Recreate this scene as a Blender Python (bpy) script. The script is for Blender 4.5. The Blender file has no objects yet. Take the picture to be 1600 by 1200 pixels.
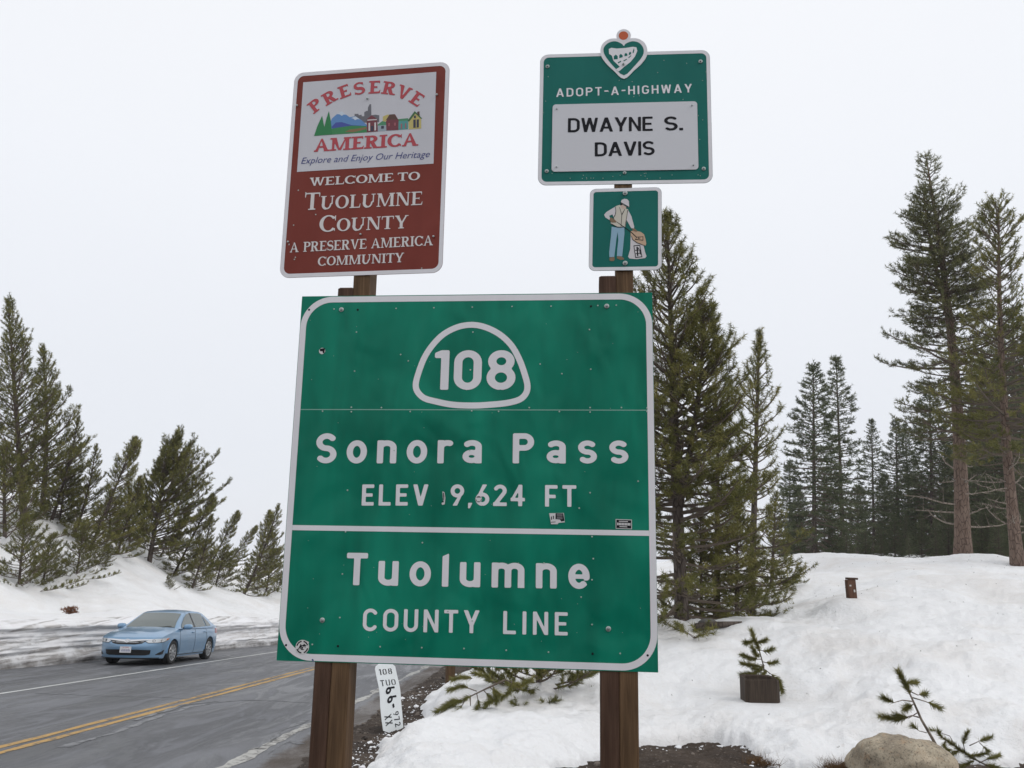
import bpy, bmesh, math, random
import numpy as np
from mathutils import Vector, Matrix, noise as mnoise

# ------------------------------------------------------------------ camera, world, light
SC = bpy.context.scene
COL = SC.collection
R = math.radians
F_PX = 1294.0                                    # focal length in pixels of the 1600 px wide photograph
CAMPOS = np.array([0.0, 0.0, 1.55])
_up = np.array([113.0, -6417.0, F_PX]); _up /= np.linalg.norm(_up)
_fw = np.array([0, 0, 1.0]); _fw = _fw - _up * (_fw @ _up); _fw /= np.linalg.norm(_fw)
_rt = np.cross(_fw, _up); _rt *= np.sign(_rt[0])
RW = np.array([_rt, _fw, _up])                   # camera frame (x right, y down, z ahead) -> world

cam_d = bpy.data.cameras.new('camera'); cam = bpy.data.objects.new('camera', cam_d); COL.objects.link(cam)
m = np.eye(4); m[:3, 0] = RW @ [1, 0, 0]; m[:3, 1] = RW @ [0, -1, 0]; m[:3, 2] = RW @ [0, 0, -1]; m[:3, 3] = CAMPOS
cam.matrix_world = Matrix(m.tolist())
cam_d.sensor_width = 36.0; cam_d.lens = 36.0 * F_PX / 1600.0
cam_d.clip_start = 0.05; cam_d.clip_end = 3000
SC.camera = cam

SUN_EL, SUN_AZ = R(42), R(118)                   # high veiled sun
W = bpy.data.worlds.new('World'); SC.world = W; W.use_nodes = True
nt = W.node_tree; nt.nodes.clear()
def wn(t, **k):
    n = nt.nodes.new(t)
    for a, b in k.items(): setattr(n, a, b)
    return n
sky = wn('ShaderNodeTexSky', sky_type='NISHITA', sun_disc=False, sun_elevation=SUN_EL, sun_rotation=SUN_AZ)
sc_ = wn('ShaderNodeVectorMath', operation='SCALE'); sc_.inputs['Scale'].default_value = 0.10
tc = wn('ShaderNodeTexCoord'); sep = wn('ShaderNodeSeparateXYZ')
ramp = wn('ShaderNodeValToRGB')
ramp.color_ramp.elements[0].position = 0.0; ramp.color_ramp.elements[0].color = (0.755, 0.775, 0.825, 1)
ramp.color_ramp.elements[1].position = 1.0; ramp.color_ramp.elements[1].color = (1.0, 1.005, 1.015, 1)
e = ramp.color_ramp.elements.new(0.40); e.color = (0.89, 0.91, 0.95, 1)
cl = wn('ShaderNodeTexNoise'); cl.inputs['Scale'].default_value = 1.6; cl.inputs['Detail'].default_value = 4
clm = wn('ShaderNodeMapRange'); clm.inputs['To Min'].default_value = 0.965; clm.inputs['To Max'].default_value = 1.035
mul = wn('ShaderNodeVectorMath', operation='SCALE')
mix = wn('ShaderNodeMix', data_type='RGBA'); mix.inputs['Factor'].default_value = 0.93
bg = wn('ShaderNodeBackground'); bg.inputs['Strength'].default_value = 1.06
out = wn('ShaderNodeOutputWorld')
L = nt.links.new
L(sky.outputs[0], sc_.inputs[0]); L(tc.outputs['Generated'], sep.inputs[0]); L(sep.outputs['Z'], ramp.inputs[0])
L(tc.outputs['Generated'], cl.inputs['Vector']); L(cl.outputs['Fac'], clm.inputs['Value'])
L(ramp.outputs[0], mul.inputs[0]); L(clm.outputs[0], mul.inputs['Scale'])
L(sc_.outputs[0], mix.inputs['A']); L(mul.outputs[0], mix.inputs['B'])
L(mix.outputs['Result'], bg.inputs[0]); L(bg.outputs[0], out.inputs[0])

sun_d = bpy.data.lights.new('sun', 'SUN'); sun_d.energy = 0.9; sun_d.angle = R(22); sun_d.color = (1, 0.97, 0.93)
sun = bpy.data.objects.new('sun', sun_d); COL.objects.link(sun)
_sd = Vector((math.sin(SUN_AZ) * math.cos(SUN_EL), math.cos(SUN_AZ) * math.cos(SUN_EL), math.sin(SUN_EL)))
sun.rotation_euler = _sd.to_track_quat('Z', 'Y').to_euler()
vs = SC.view_settings
SC.display_settings.display_device = 'sRGB'
vs.view_transform = 'Standard'; vs.look = 'None'; vs.exposure = 0.0; vs.gamma = 1.0; vs.use_curve_mapping = False
SC.cycles.max_bounces = 8; SC.cycles.diffuse_bounces = 3; SC.cycles.glossy_bounces = 3
SC.cycles.transparent_max_bounces = 6

# ------------------------------------------------------------------ helpers
def ray(x, y): return RW @ np.array([x - 800.0, y - 600.0, F_PX])
def at(x, y, Y):
    """point at distance Y ahead that the photograph shows at (x, y)"""
    d = ray(x, y); return CAMPOS + d * (Y / d[1])
def unit(v): v = np.asarray(v, float); return v / np.linalg.norm(v)

RD = unit(ray(820, 957))                          # direction of the road, downhill
CR = unit([RD[1], -RD[0], 0])
RN = np.cross(CR, RD)
H_CAM = 1.6
def onroad(x, y, off=0.0):
    q = ray(x, y); return CAMPOS + q * (-(H_CAM - off) / (q @ RN))
P0 = CAMPOS - RN * H_CAM
def plane_z(x, y):                                # height of the road plane under (x, y)
    return P0[2] - (RN[0] * (x - P0[0]) + RN[1] * (y - P0[1])) / RN[2]

def mesh_np(name, V, Fq, mat=None, parent=None, smooth=False, attr=None, obj=True):
    """V (n,3), Fq: (m,k) array or list of such arrays"""
    V = np.asarray(V, np.float32)
    if not isinstance(Fq, list): Fq = [Fq]
    Fq = [np.asarray(f, np.int32) for f in Fq if len(f)]
    me = bpy.data.meshes.new(name)
    me.vertices.add(len(V)); me.vertices.foreach_set('co', V.ravel())
    nl = sum(f.size for f in Fq); nf = sum(len(f) for f in Fq)
    me.loops.add(nl); me.loops.foreach_set('vertex_index', np.concatenate([f.ravel() for f in Fq]))
    tot = np.concatenate([np.full(len(f), f.shape[1], np.int32) for f in Fq])
    st = np.concatenate([[0], np.cumsum(tot)[:-1]]).astype(np.int32)
    me.polygons.add(nf); me.polygons.foreach_set('loop_start', st); me.polygons.foreach_set('loop_total', tot)
    me.polygons.foreach_set('use_smooth', np.full(nf, bool(smooth)))
    me.update(calc_edges=True)
    if attr is not None:
        for k, a in attr.items():
            at_ = me.attributes.new(k, 'FLOAT', 'POINT'); at_.data.foreach_set('value', np.asarray(a, np.float32))
    if mat: me.materials.append(mat)
    if not obj: return me
    return link(name, me, parent)
def link(name, me, parent=None):
    o = bpy.data.objects.new(name, me); COL.objects.link(o)
    if parent: o.parent = parent
    return o
class MB:
    """collects simple shapes for one mesh"""
    def __init__(s): s.V = []; s.F = []
    def add(s, V, F):
        n = len(s.V); s.V += [tuple(float(c) for c in v) for v in V]; s.F += [tuple(i + n for i in f) for f in F]; return s
    def box(s, lo, hi, M=None, ch=0.0):
        (a, b, c), (d, e_, f) = lo, hi
        if ch <= 0:
            V = [(x, y, z) for x in (a, d) for y in (b, e_) for z in (c, f)]
            F = [(0, 1, 3, 2), (4, 6, 7, 5), (0, 4, 5, 1), (2, 3, 7, 6), (0, 2, 6, 4), (1, 5, 7, 3)]
        else:
            V = []; F = []
            def ring(z, i):
                return [(a+i+ch, b+i, z), (d-i-ch, b+i, z), (d-i, b+i+ch, z), (d-i, e_-i-ch, z), (d-i-ch, e_-i, z), (a+i+ch, e_-i, z), (a+i, e_-i-ch, z), (a+i, b+i+ch, z)]
            for z, i in ((c, ch), (c + ch, 0), (f - ch, 0), (f, ch)): V += ring(z, i)
            for k in range(3):
                for j in range(8): F.append((k*8+j, k*8+(j+1) % 8, k*8+8+(j+1) % 8, k*8+8+j))
            F.append(tuple(range(7, -1, -1))); F.append(tuple(range(24, 32)))
        if M is not None: V = [tuple(M @ Vector(v)) for v in V]
        return s.add(V, F)
    def tube(s, pts, rad, n=8, cap=True):
        pts = [Vector([float(c) for c in p]) for p in pts]; V = []; F = []
        for i, p in enumerate(pts):
            d = (pts[min(i+1, len(pts)-1)] - pts[max(i-1, 0)]).normalized()
            a = d.orthogonal().normalized() if i == 0 else (a - d * a.dot(d)).normalized()
            b = d.cross(a); r = rad[i] if hasattr(rad, '__len__') else rad
            V += [p + (a * math.cos(2*math.pi*k/n) + b * math.sin(2*math.pi*k/n)) * r for k in range(n)]
        for i in range(len(pts)-1):
            for k in range(n): F.append((i*n+k, i*n+(k+1) % n, (i+1)*n+(k+1) % n, (i+1)*n+k))
        if cap: F.append(tuple(range(n-1, -1, -1))); F.append(tuple(range((len(pts)-1)*n, len(pts)*n)))
        return s.add(V, F)
    def grid(s, P):
        """P[i][j] points"""
        n, k = len(P), len(P[0])
        return s.add([p for r in P for p in r], [(i*k+j, (i+1)*k+j, (i+1)*k+j+1, i*k+j+1) for i in range(n-1) for j in range(k-1)])
    def lathe(s, prof, c, ax='y', n=24):
        V = []; F = []; c = np.array(c, float)
        for (r, h) in prof:
            for k in range(n):
                t = 2*math.pi*k/n
                v = {'y': (r*math.cos(t), h, r*math.sin(t)), 'z': (r*math.cos(t), r*math.sin(t), h), 'x': (h, r*math.cos(t), r*math.sin(t))}[ax]
                V.append(c + np.array(v))
        for i in range(len(prof)-1):
            for k in range(n): F.append((i*n+k, i*n+(k+1) % n, (i+1)*n+(k+1) % n, (i+1)*n+k))
        return s.add(V, F)
    def build(s, name, mat, parent=None, smooth=False, M=None):
        me = bpy.data.meshes.new(name)
        V = s.V if M is None else [tuple(M @ Vector(v)) for v in s.V]
        me.from_pydata(V, [], s.F); me.validate()
        b = bmesh.new(); b.from_mesh(me); bmesh.ops.recalc_face_normals(b, faces=b.faces); b.to_mesh(me); b.free()
        if smooth:
            me.polygons.foreach_set('use_smooth', [True]*len(me.polygons))
        me.materials.append(mat); me.update()
        return link(name, me, parent)
def empty(name, loc, M=None):
    o = bpy.data.objects.new(name, None); COL.objects.link(o); o.empty_display_size = 0.1
    if M is not None: o.matrix_world = M
    else: o.location = [float(c) for c in loc]
    return o
def tag(o, label=None, cat=None, group=None, kind=None):
    for k, v in (('label', label), ('category', cat), ('group', group), ('kind', kind)):
        if v: o[k] = v
    return o

# ---- numpy noise
_rs = np.random.RandomState(11); _T = _rs.rand(256, 256)
def vnoise(x, y):
    xi = np.floor(x).astype(int); yi = np.floor(y).astype(int); fx = x - xi; fy = y - yi
    fx = fx*fx*fx*(fx*(fx*6-15)+10); fy = fy*fy*fy*(fy*(fy*6-15)+10)
    g = lambda a, b: _T[a & 255, b & 255]
    return (g(xi, yi)*(1-fx)+g(xi+1, yi)*fx)*(1-fy)+(g(xi, yi+1)*(1-fx)+g(xi+1, yi+1)*fx)*fy - 0.5
def fbm(x, y, oct=4, gain=0.5):
    s = 0; a = 1.0
    for i in range(oct): s = s + a*vnoise(x*2**i + 17.3*i, y*2**i - 9.1*i); a *= gain
    return s
def rbf(C, q):
    """thin interpolation of heights through control points C (n,3), evaluated at q (m,2)"""
    C = np.asarray(C, float); n = len(C)
    d = np.linalg.norm(C[:, None, :2]-C[None, :, :2], axis=2)
    A = np.zeros((n+3, n+3)); A[:n, :n] = d - np.eye(n)*0.06; A[:n, n] = 1; A[:n, n+1:] = C[:, :2]; A[n:, :n] = A[:n, n:].T
    w = np.linalg.solve(A, np.concatenate([C[:, 2], [0, 0, 0]]))
    o = np.zeros(len(q))
    for s in range(0, len(q), 20000):
        qq = q[s:s+20000]
        o[s:s+20000] = np.linalg.norm(qq[:, None]-C[None, :, :2], axis=2) @ w[:n] + w[n] + qq @ w[n+1:]
    return o
def sstep(a, b, x): t = np.clip((x-a)/(b-a), 0, 1); return t*t*(3-2*t)

# ------------------------------------------------------------------ materials
MATS = {}
def mat(name, col=(0.5, 0.5, 0.5), rough=0.6, metal=0.0, spec=0.5, coat=0.0):
    m_ = bpy.data.materials.new(name); m_.use_nodes = True; MATS[name] = m_
    b = m_.node_tree.nodes['Principled BSDF']
    b.inputs['Base Color'].default_value = (*col, 1); b.inputs['Roughness'].default_value = rough
    b.inputs['Metallic'].default_value = metal; b.inputs['Specular IOR Level'].default_value = spec
    b.inputs['Coat Weight'].default_value = coat
    return m_
class NB:
    """tiny node builder"""
    def __init__(s, m_): s.t = m_.node_tree; s.b = s.t.nodes['Principled BSDF']; s.n = s.t.nodes; s.pos = None
    def L(s, a, b): s.t.links.new(a, b)
    def node(s, t, **k):
        n = s.n.new(t)
        for a, b in k.items(): setattr(n, a, b)
        return n
    def coord(s, kind='Object'):
        return s.node('ShaderNodeTexCoord').outputs[kind]
    def map(s, v, scale=(1, 1, 1), rot=(0, 0, 0), loc=(0, 0, 0)):
        n = s.node('ShaderNodeMapping'); n.inputs['Scale'].default_value = scale; n.inputs['Rotation'].default_value = rot; n.inputs['Location'].default_value = loc
        s.L(v, n.inputs[0]); return n.outputs[0]
    def noise(s, v, scale, detail=4, rough=0.55, dist=0.0):
        n = s.node('ShaderNodeTexNoise'); n.inputs['Scale'].default_value = scale; n.inputs['Detail'].default_value = detail
        n.inputs['Roughness'].default_value = rough; n.inputs['Distortion'].default_value = dist
        s.L(v, n.inputs['Vector']); return n.outputs['Fac']
    def ramp(s, v, stops):
        n = s.node('ShaderNodeValToRGB'); cr = n.color_ramp
        while len(cr.elements) < len(stops): cr.elements.new(0.5)
        for e_, (p, c) in zip(cr.elements, stops):
            e_.position = p; e_.color = (*c, 1) if hasattr(c, '__len__') else (c, c, c, 1)
        s.L(v, n.inputs[0]); return n.outputs[0]
    def mix(s, f, a, b, mode='MIX'):
        n = s.node('ShaderNodeMix', data_type='RGBA', blend_type=mode)
        for k, v in (('Factor', f), ('A', a), ('B', b)):
            if hasattr(v, 'node'): s.L(v, n.inputs[k])
            elif hasattr(v, '__len__'): n.inputs[k].default_value = (*v, 1)
            elif k == 'Factor': n.inputs[k].default_value = v
            else: n.inputs[k].default_value = (v, v, v, 1)
        return n.outputs['Result']
    def math(s, op, a, b=0.0):
        n = s.node('ShaderNodeMath', operation=op)
        for i, v in enumerate((a, b)):
            if hasattr(v, 'node'): s.L(v, n.inputs[i])
            else: n.inputs[i].default_value = v
        return n.outputs[0]
    def bump(s, h, strength=0.3, dist=0.02, prev=None):
        n = s.node('ShaderNodeBump'); n.inputs['Strength'].default_value = strength; n.inputs['Distance'].default_value = dist
        s.L(h, n.inputs['Height'])
        if prev is not None: s.L(prev, n.inputs['Normal'])
        return n.outputs[0]
    def out(s, col=None, rough=None, nrm=None):
        if col is not None: s.L(col, s.b.inputs['Base Color'])
        if rough is not None: s.L(rough, s.b.inputs['Roughness'])
        if nrm is not None: s.L(nrm, s.b.inputs['Normal'])

def sheet_mat(name, col, var=0.18, rough=0.32, dent=0.5, spec=0.4):
    """retroreflective sheeting on an aluminium plate: faded a little, slightly dented"""
    m_ = mat(name, col, rough, spec=spec); n = NB(m_); c = n.coord()
    a = n.noise(n.map(c, (2.2, 1, 0.9)), 1.6, 3); b = n.noise(c, 38, 5, 0.7)
    st = n.noise(n.map(c, (3.5, 1, 0.5)), 2.0, 3, 0.5, 0.8)
    f = n.math('ADD', n.math('MULTIPLY', a, 0.7), n.math('MULTIPLY', st, 0.3))
    dk = tuple(x*(1-var) for x in col); lt = tuple(min(1, x*(1+var)+0.004) for x in col)
    k = n.ramp(f, [(0.36, dk), (0.64, lt)])
    k = n.mix(n.ramp(b, [(0.60, 0.0), (0.78, 0.22)]), k, tuple(min(1, x*1.5+0.02) for x in col))
    vo = n.node('ShaderNodeTexVoronoi', feature='DISTANCE_TO_EDGE'); vo.inputs['Scale'].default_value = 190; n.L(c, vo.inputs['Vector'])
    k = n.mix(0.10, k, n.ramp(vo.outputs['Distance'], [(0.0, tuple(x*0.55 for x in col)), (0.08, col)]))
    w = n.noise(n.map(c, (1.7, 1, 1.0)), 2.3, 2, 0.4, 0.4)
    nr = n.bump(w, dent, 0.07)
    n.out(k, n.ramp(b, [(0.3, rough-0.06), (0.7, rough+0.16)]), nr)
    return m_
GREEN = sheet_mat('green_sheeting', (0.0, 0.175, 0.110), 0.26, 0.36, 0.7, 0.16)
GREEN2 = sheet_mat('teal_green_sheeting', (0.0, 0.130, 0.108), 0.08, 0.36, 0.15, 0.2)
WHITE = sheet_mat('white_sheeting', (0.72, 0.71, 0.74), 0.04, 0.45, 0.1)
BROWN = sheet_mat('brown_sheeting', (0.190, 0.033, 0.022), 0.08, 0.36, 0.3, 0.2)
BLACK = mat('black_print', (0.006, 0.006, 0.010), 0.6, spec=0.2)
REDP = mat('red_print', (0.42, 0.045, 0.06), 0.5); BLUEP = mat('navy_print', (0.03, 0.04, 0.20), 0.5)
ALU = mat('aluminium', (0.55, 0.56, 0.57), 0.42, 0.9)
RIVET = mat('rivet_head', (0.42, 0.50, 0.46), 0.45, 0.3)
BOLT = mat('bolt_steel', (0.32, 0.33, 0.33), 0.4, 0.9); WASH = mat('washer_zinc', (0.42, 0.46, 0.45), 0.5, 0.6)
def flat(name, c, r=0.55): return MATS.get(name) or mat(name, c, r)

def wood_mat(name, a, b, scale=1.0):
    m_ = mat(name, a, 0.75, spec=0.25); n = NB(m_); c = n.coord()
    g = n.noise(n.map(c, (34*scale, 34*scale, 1.3)), 2.0, 6, 0.65, 0.6)
    g2 = n.noise(n.map(c, (8, 8, 1.0)), 1.5, 3)
    inc = n.node('ShaderNodeTexBrick'); inc.inputs['Scale'].default_value = 60; inc.inputs['Mortar Size'].default_value = 0.18
    inc.inputs['Brick Width'].default_value = 0.22; inc.inputs['Row Height'].default_value = 0.5
    inc.inputs['Color1'].default_value = (0, 0, 0, 1); inc.inputs['Color2'].default_value = (0, 0, 0, 1); inc.inputs['Mortar'].default_value = (1, 1, 1, 1)
    k = n.mix(n.ramp(g, [(0.30, 0.0), (0.70, 1.0)]), a, b)
    k = n.mix(n.ramp(g2, [(0.35, 0.0), (0.75, 0.55)]), k, tuple(x*0.45 for x in a))
    n.out(k, None, n.bump(g, 0.55, 0.004))
    return m_
OLDWOOD = wood_mat('weathered_timber', (0.052, 0.026, 0.016), (0.115, 0.065, 0.043))
NEWWOOD = wood_mat('treated_timber', (0.075, 0.042, 0.021), (0.175, 0.105, 0.055))
STUMPW = wood_mat('dark_bollard_timber', (0.028, 0.020, 0.015), (0.085, 0.062, 0.045))

def snow_mat(name, dirt=0.25, speck=0.5):
    m_ = mat(name, (0.8, 0.81, 0.83), 0.55, spec=0.25); n = NB(m_); c = n.coord()
    a = n.noise(c, 0.55, 6, 0.62, 0.6); b = n.noise(c, 9, 6, 0.7); d = n.noise(c, 60, 3, 0.7)
    k = n.mix(n.ramp(a, [(0.46, 0.0), (0.72, dirt)]), (0.82, 0.825, 0.835), (0.58, 0.51, 0.44))
    k = n.mix(n.ramp(b, [(0.56, 0.0), (0.76, 0.34)]), k, (0.54, 0.475, 0.41))
    k = n.mix(n.ramp(d, [(0.70, 0.0), (0.76, speck)]), k, (0.13, 0.09, 0.06))
    cups = n.node('ShaderNodeTexVoronoi', feature='SMOOTH_F1'); cups.inputs['Scale'].default_value = 2.6; n.L(n.map(c, (1, 1, 0.4)), cups.inputs['Vector'])
    nr = n.bump(cups.outputs['Distance'], 0.22, 0.10)
    nr = n.bump(n.noise(c, 6, 6, 0.68), 0.75, 0.06, nr); nr = n.bump(n.noise(c, 38, 4, 0.75), 0.7, 0.014, nr)
    n.out(k, None, nr); return m_
SNOW = snow_mat('snow', 0.36, 0.6)
SNOWL = snow_mat('bank_snow', 0.30, 0.35)
# ploughed wall: dirt in level layers
WALLM = mat('ploughed_snow', (0.7, 0.7, 0.72), 0.6, spec=0.25)
n = NB(WALLM); c = n.coord()
ly = n.noise(n.map(c, (0.10, 0.10, 4.2), loc=(0, 0, 3)), 1.0, 3, 0.5, 0.25); pt = n.noise(n.map(c, (1, 1, 1.5)), 1.3, 6, 0.65)
hgt = n.node('ShaderNodeAttribute', attribute_name='wallh')
k = n.ramp(ly, [(0.38, (0.80, 0.80, 0.82)), (0.44, (0.56, 0.545, 0.54)), (0.48, (0.74, 0.73, 0.74)), (0.54, (0.78, 0.78, 0.79)), (0.58, (0.34, 0.32, 0.31)), (0.62, (0.54, 0.53, 0.52)), (0.64, (0.74, 0.73, 0.73))])
k = n.mix(n.ramp(pt, [(0.46, 0.0), (0.58, 0.75)]), k, (0.78, 0.785, 0.80))
k = n.mix(n.math('MULTIPLY', n.ramp(hgt.outputs['Fac'], [(0.0, 1.0), (0.14, 0.95), (0.24, 0.0)]), n.ramp(pt, [(0.30, 1.0), (0.62, 0.45)])), k, (0.085, 0.075, 0.068))
n.out(k, None, n.bump(pt, 0.5, 0.08, n.bump(n.noise(c, 30, 4, 0.7), 0.4, 0.01)))

ASPH = mat('asphalt', (0.1, 0.1, 0.1), 0.72, spec=0.35); n = NB(ASPH); c = n.coord()
a = n.noise(n.map(c, (0.9, 0.10, 1)), 1.0, 5, 0.6, 0.3); b = n.noise(c, 90, 4, 0.8); g = n.noise(c, 0.5, 5, 0.6); g2 = n.noise(n.map(c, (1.4, 0.22, 1), rot=(0, 0, 0.25)), 1.3, 6, 0.65, 1.2)
k = n.ramp(a, [(0.34, (0.100, 0.103, 0.110)), (0.5, (0.135, 0.138, 0.147)), (0.68, (0.215, 0.22, 0.235))])
k = n.mix(n.ramp(g, [(0.42, 0.0), (0.75, 0.45)]), k, (0.060, 0.061, 0.066))
k = n.mix(n.ramp(g2, [(0.50, 0.0), (0.60, 0.65), (0.68, 0.25)]), k, (0.26, 0.267, 0.29)); k = n.mix(n.ramp(b, [(0.35, 0.5), (0.7, 0.0)]), k, (0.035, 0.035, 0.038))
k = n.mix(n.ramp(b, [(0.62, 0.0), (0.78, 0.3)]), k, (0.30, 0.30, 0.31))
at_ = n.node('ShaderNodeAttribute', attribute_name='cross'); eg = n.noise(c, 2.2, 7, 0.72, 0.4); eg2 = n.noise(c, 13, 5, 0.7)
ed = n.math('ADD', at_.outputs['Fac'], n.math('ADD', n.math('MULTIPLY', eg, 0.50), n.math('MULTIPLY', eg2, 0.16)))
dk_ = n.ramp(b, [(0.3, (0.030, 0.023, 0.018)), (0.55, (0.075, 0.058, 0.046)), (0.75, (0.20, 0.17, 0.15))])
gm = n.math('MULTIPLY', n.math('ADD', ed, 2.50), 9.0)
k = n.mix(n.ramp(gm, [(0.0, 0.0), (1.0, 1.0)]), k, dk_)
n.out(k, n.ramp(g2, [(0.4, 0.42), (0.6, 0.8)]), n.bump(b, 0.5, 0.006))
DIRT = mat('gravel_dirt', (0.08, 0.06, 0.05), 0.9, spec=0.2); n = NB(DIRT); c = n.coord()
a = n.noise(c, 1.3, 6, 0.65, 0.3); b = n.noise(c, 34, 5, 0.75)
vo = n.node('ShaderNodeTexVoronoi'); vo.inputs['Scale'].default_value = 55; n.L(c, vo.inputs['Vector'])
k = n.ramp(a, [(0.32, (0.040, 0.030, 0.024)), (0.55, (0.082, 0.062, 0.048)), (0.75, (0.135, 0.106, 0.086))])
k = n.mix(n.ramp(b, [(0.3, 0.7), (0.6, 0.0)]), k, (0.022, 0.016, 0.013)); k = n.mix(n.ramp(b, [(0.60, 0.0), (0.74, 0.75)]), k, (0.25, 0.21, 0.18))
sp_ = n.node('ShaderNodeSeparateXYZ'); n.L(c, sp_.inputs[0]); far_ = n.math('GREATER_THAN', n.math('ADD', sp_.outputs['Y'], n.math('MULTIPLY', a, 10)), 66)
far2 = n.math('GREATER_THAN', n.math('ABSOLUTE', n.math('ADD', sp_.outputs['X'], n.math('MULTIPLY', a, 6))), 20)
k = n.mix(n.math('MAXIMUM', far_, far2), k, (0.78, 0.785, 0.80))
n.out(k, None, n.bump(vo.outputs['Distance'], 0.6, 0.02, n.bump(b, 0.7, 0.02)))
def paint_mat(name, col, worn, under):
    m_ = mat(name, col, 0.7, spec=0.3); n = NB(m_); c = n.coord()
    a = n.noise(c, 7, 6, 0.75, 0.5); b = n.noise(n.map(c, (3, 0.25, 1)), 1.5, 4)
    f = n.math('ADD', n.math('MULTIPLY', a, 0.7), n.math('MULTIPLY', b, 0.3))
    n.out(n.mix(n.ramp(f, [(worn, 0.0), (worn+0.10, 1.0)]), under, n.mix(n.ramp(a, [(0.4, 0.0), (0.7, 0.6)]), col, tuple(x*0.72 for x in col)))); return m_
YEL = paint_mat('yellow_road_paint', (0.50, 0.31, 0.105), 0.405, (0.12, 0.11, 0.10))
WPT = paint_mat('white_road_paint', (0.52, 0.53, 0.52), 0.33, (0.14, 0.14, 0.145))
WPW = paint_mat('worn_white_road_paint', (0.46, 0.455, 0.43), 0.44, (0.12, 0.115, 0.11))
SEAL = paint_mat('pale_crack_scuff', (0.25, 0.255, 0.265), 0.46, (0.11, 0.113, 0.12))

def bark_mat(name, a, b):
    m_ = mat(name, a, 0.9, spec=0.15); n = NB(m_); c = n.coord()
    g = n.noise(n.map(c, (7, 7, 1.6)), 1.6, 6, 0.7, 0.5); vo = n.node('ShaderNodeTexVoronoi', feature='DISTANCE_TO_EDGE'); vo.inputs['Scale'].default_value = 5
    n.L(n.map(c, (2.2, 2.2, 0.8)), vo.inputs['Vector'])
    k = n.ramp(g, [(0.3, a), (0.7, b)]); k = n.mix(n.ramp(vo.outputs['Distance'], [(0.0, 0.75), (0.10, 0.0)]), k, tuple(x*0.35 for x in a))
    n.out(k, None, n.bump(g, 0.8, 0.04)); return m_
BARK = bark_mat('grey_brown_bark', (0.065, 0.050, 0.042), (0.15, 0.125, 0.11))
BARKR = bark_mat('reddish_bark', (0.12, 0.082, 0.064), (0.235, 0.175, 0.142))
DEADW = bark_mat('bleached_deadwood', (0.17, 0.14, 0.115), (0.36, 0.31, 0.26))
TWIG = mat('twig_bark', (0.13, 0.105, 0.085), 0.9, spec=0.1)
def needle_mat(name, dark, mid, lite):
    m_ = bpy.data.materials.new(name); m_.use_nodes = True; t = m_.node_tree; b = t.nodes['Principled BSDF']
    n = NB(m_); at_ = n.node('ShaderNodeAttribute', attribute_name='tint')
    col = n.ramp(at_.outputs['Fac'], [(0.0, dark), (0.5, mid), (1.0, lite)])
    b.inputs['Roughness'].default_value = 0.55; b.inputs['Specular IOR Level'].default_value = 0.25
    n.out(col); tr = n.node('ShaderNodeBsdfTranslucent'); n.L(col, tr.inputs[0])
    mx = n.node('ShaderNodeMixShader'); mx.inputs[0].default_value = 0.22
    n.L(b.outputs[0], mx.inputs[1]); n.L(tr.outputs[0], mx.inputs[2]); n.L(mx.outputs[0], t.nodes['Material Output'].inputs[0]); return m_
NEED = needle_mat('olive_pine_needles', (0.056, 0.060, 0.018), (0.155, 0.155, 0.046), (0.30, 0.265, 0.085))
NEEDF = needle_mat('grey_green_needles', (0.050, 0.062, 0.034), (0.105, 0.122, 0.062), (0.18, 0.185, 0.10))
NEEDG = needle_mat('tall_pine_needles', (0.055, 0.061, 0.028), (0.135, 0.140, 0.060), (0.25, 0.24, 0.11))

# ------------------------------------------------------------------ ground, road
def ground_h(x, y):
    z = P0[2] - (RN[0]*(x-P0[0]) + RN[1]*(np.minimum(y, 90)-P0[1]))/RN[2]
    z = z + 0.10*sstep(-0.6, 2.0, x - RD[0]*y)*fbm(x*0.9, y*0.9, 3)
    edge = sstep(-2.5, -1.7, x-0.0196*y)                    # loose shoulder stands a little above the asphalt
    return z - 0.03 + 0.075*sstep(-2.62, -2.0, x-0.0196*y) - 0.03*(x-0.0196*y < -2.9) + 0.030*fbm(x*3, y*3, 4)*sstep(-2.8, -2.4, x-0.0196*y) + edge*(0.03*fbm(x*5, y*5, 4) + 0.02*fbm(x*19, y*19, 2))
xs = np.concatenate([np.linspace(-420, -30, 20), np.linspace(-28, -4, 25), np.linspace(-3.8, 9, 300), np.linspace(10, 40, 30), np.linspace(50, 420, 20)])
ys = np.concatenate([np.linspace(-80, 0, 20), np.linspace(0.5, 4, 12), np.linspace(4.1, 20, 360), np.linspace(20.3, 90, 80), np.linspace(100, 800, 30)])
X, Y = np.meshgrid(xs, ys, indexing='ij'); nx, ny = X.shape
def gfaces(nx, ny):
    i = np.arange((nx-1)*(ny-1)); a = (i//(ny-1))*ny + i % (ny-1)
    return np.stack([a, a+ny, a+ny+1, a+1], 1)
Z = ground_h(X.ravel(), Y.ravel())
go = mesh_np('ground', np.stack([X.ravel(), Y.ravel(), Z], 1), gfaces(nx, ny), DIRT, smooth=True)
tag(go, kind='structure')

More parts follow.
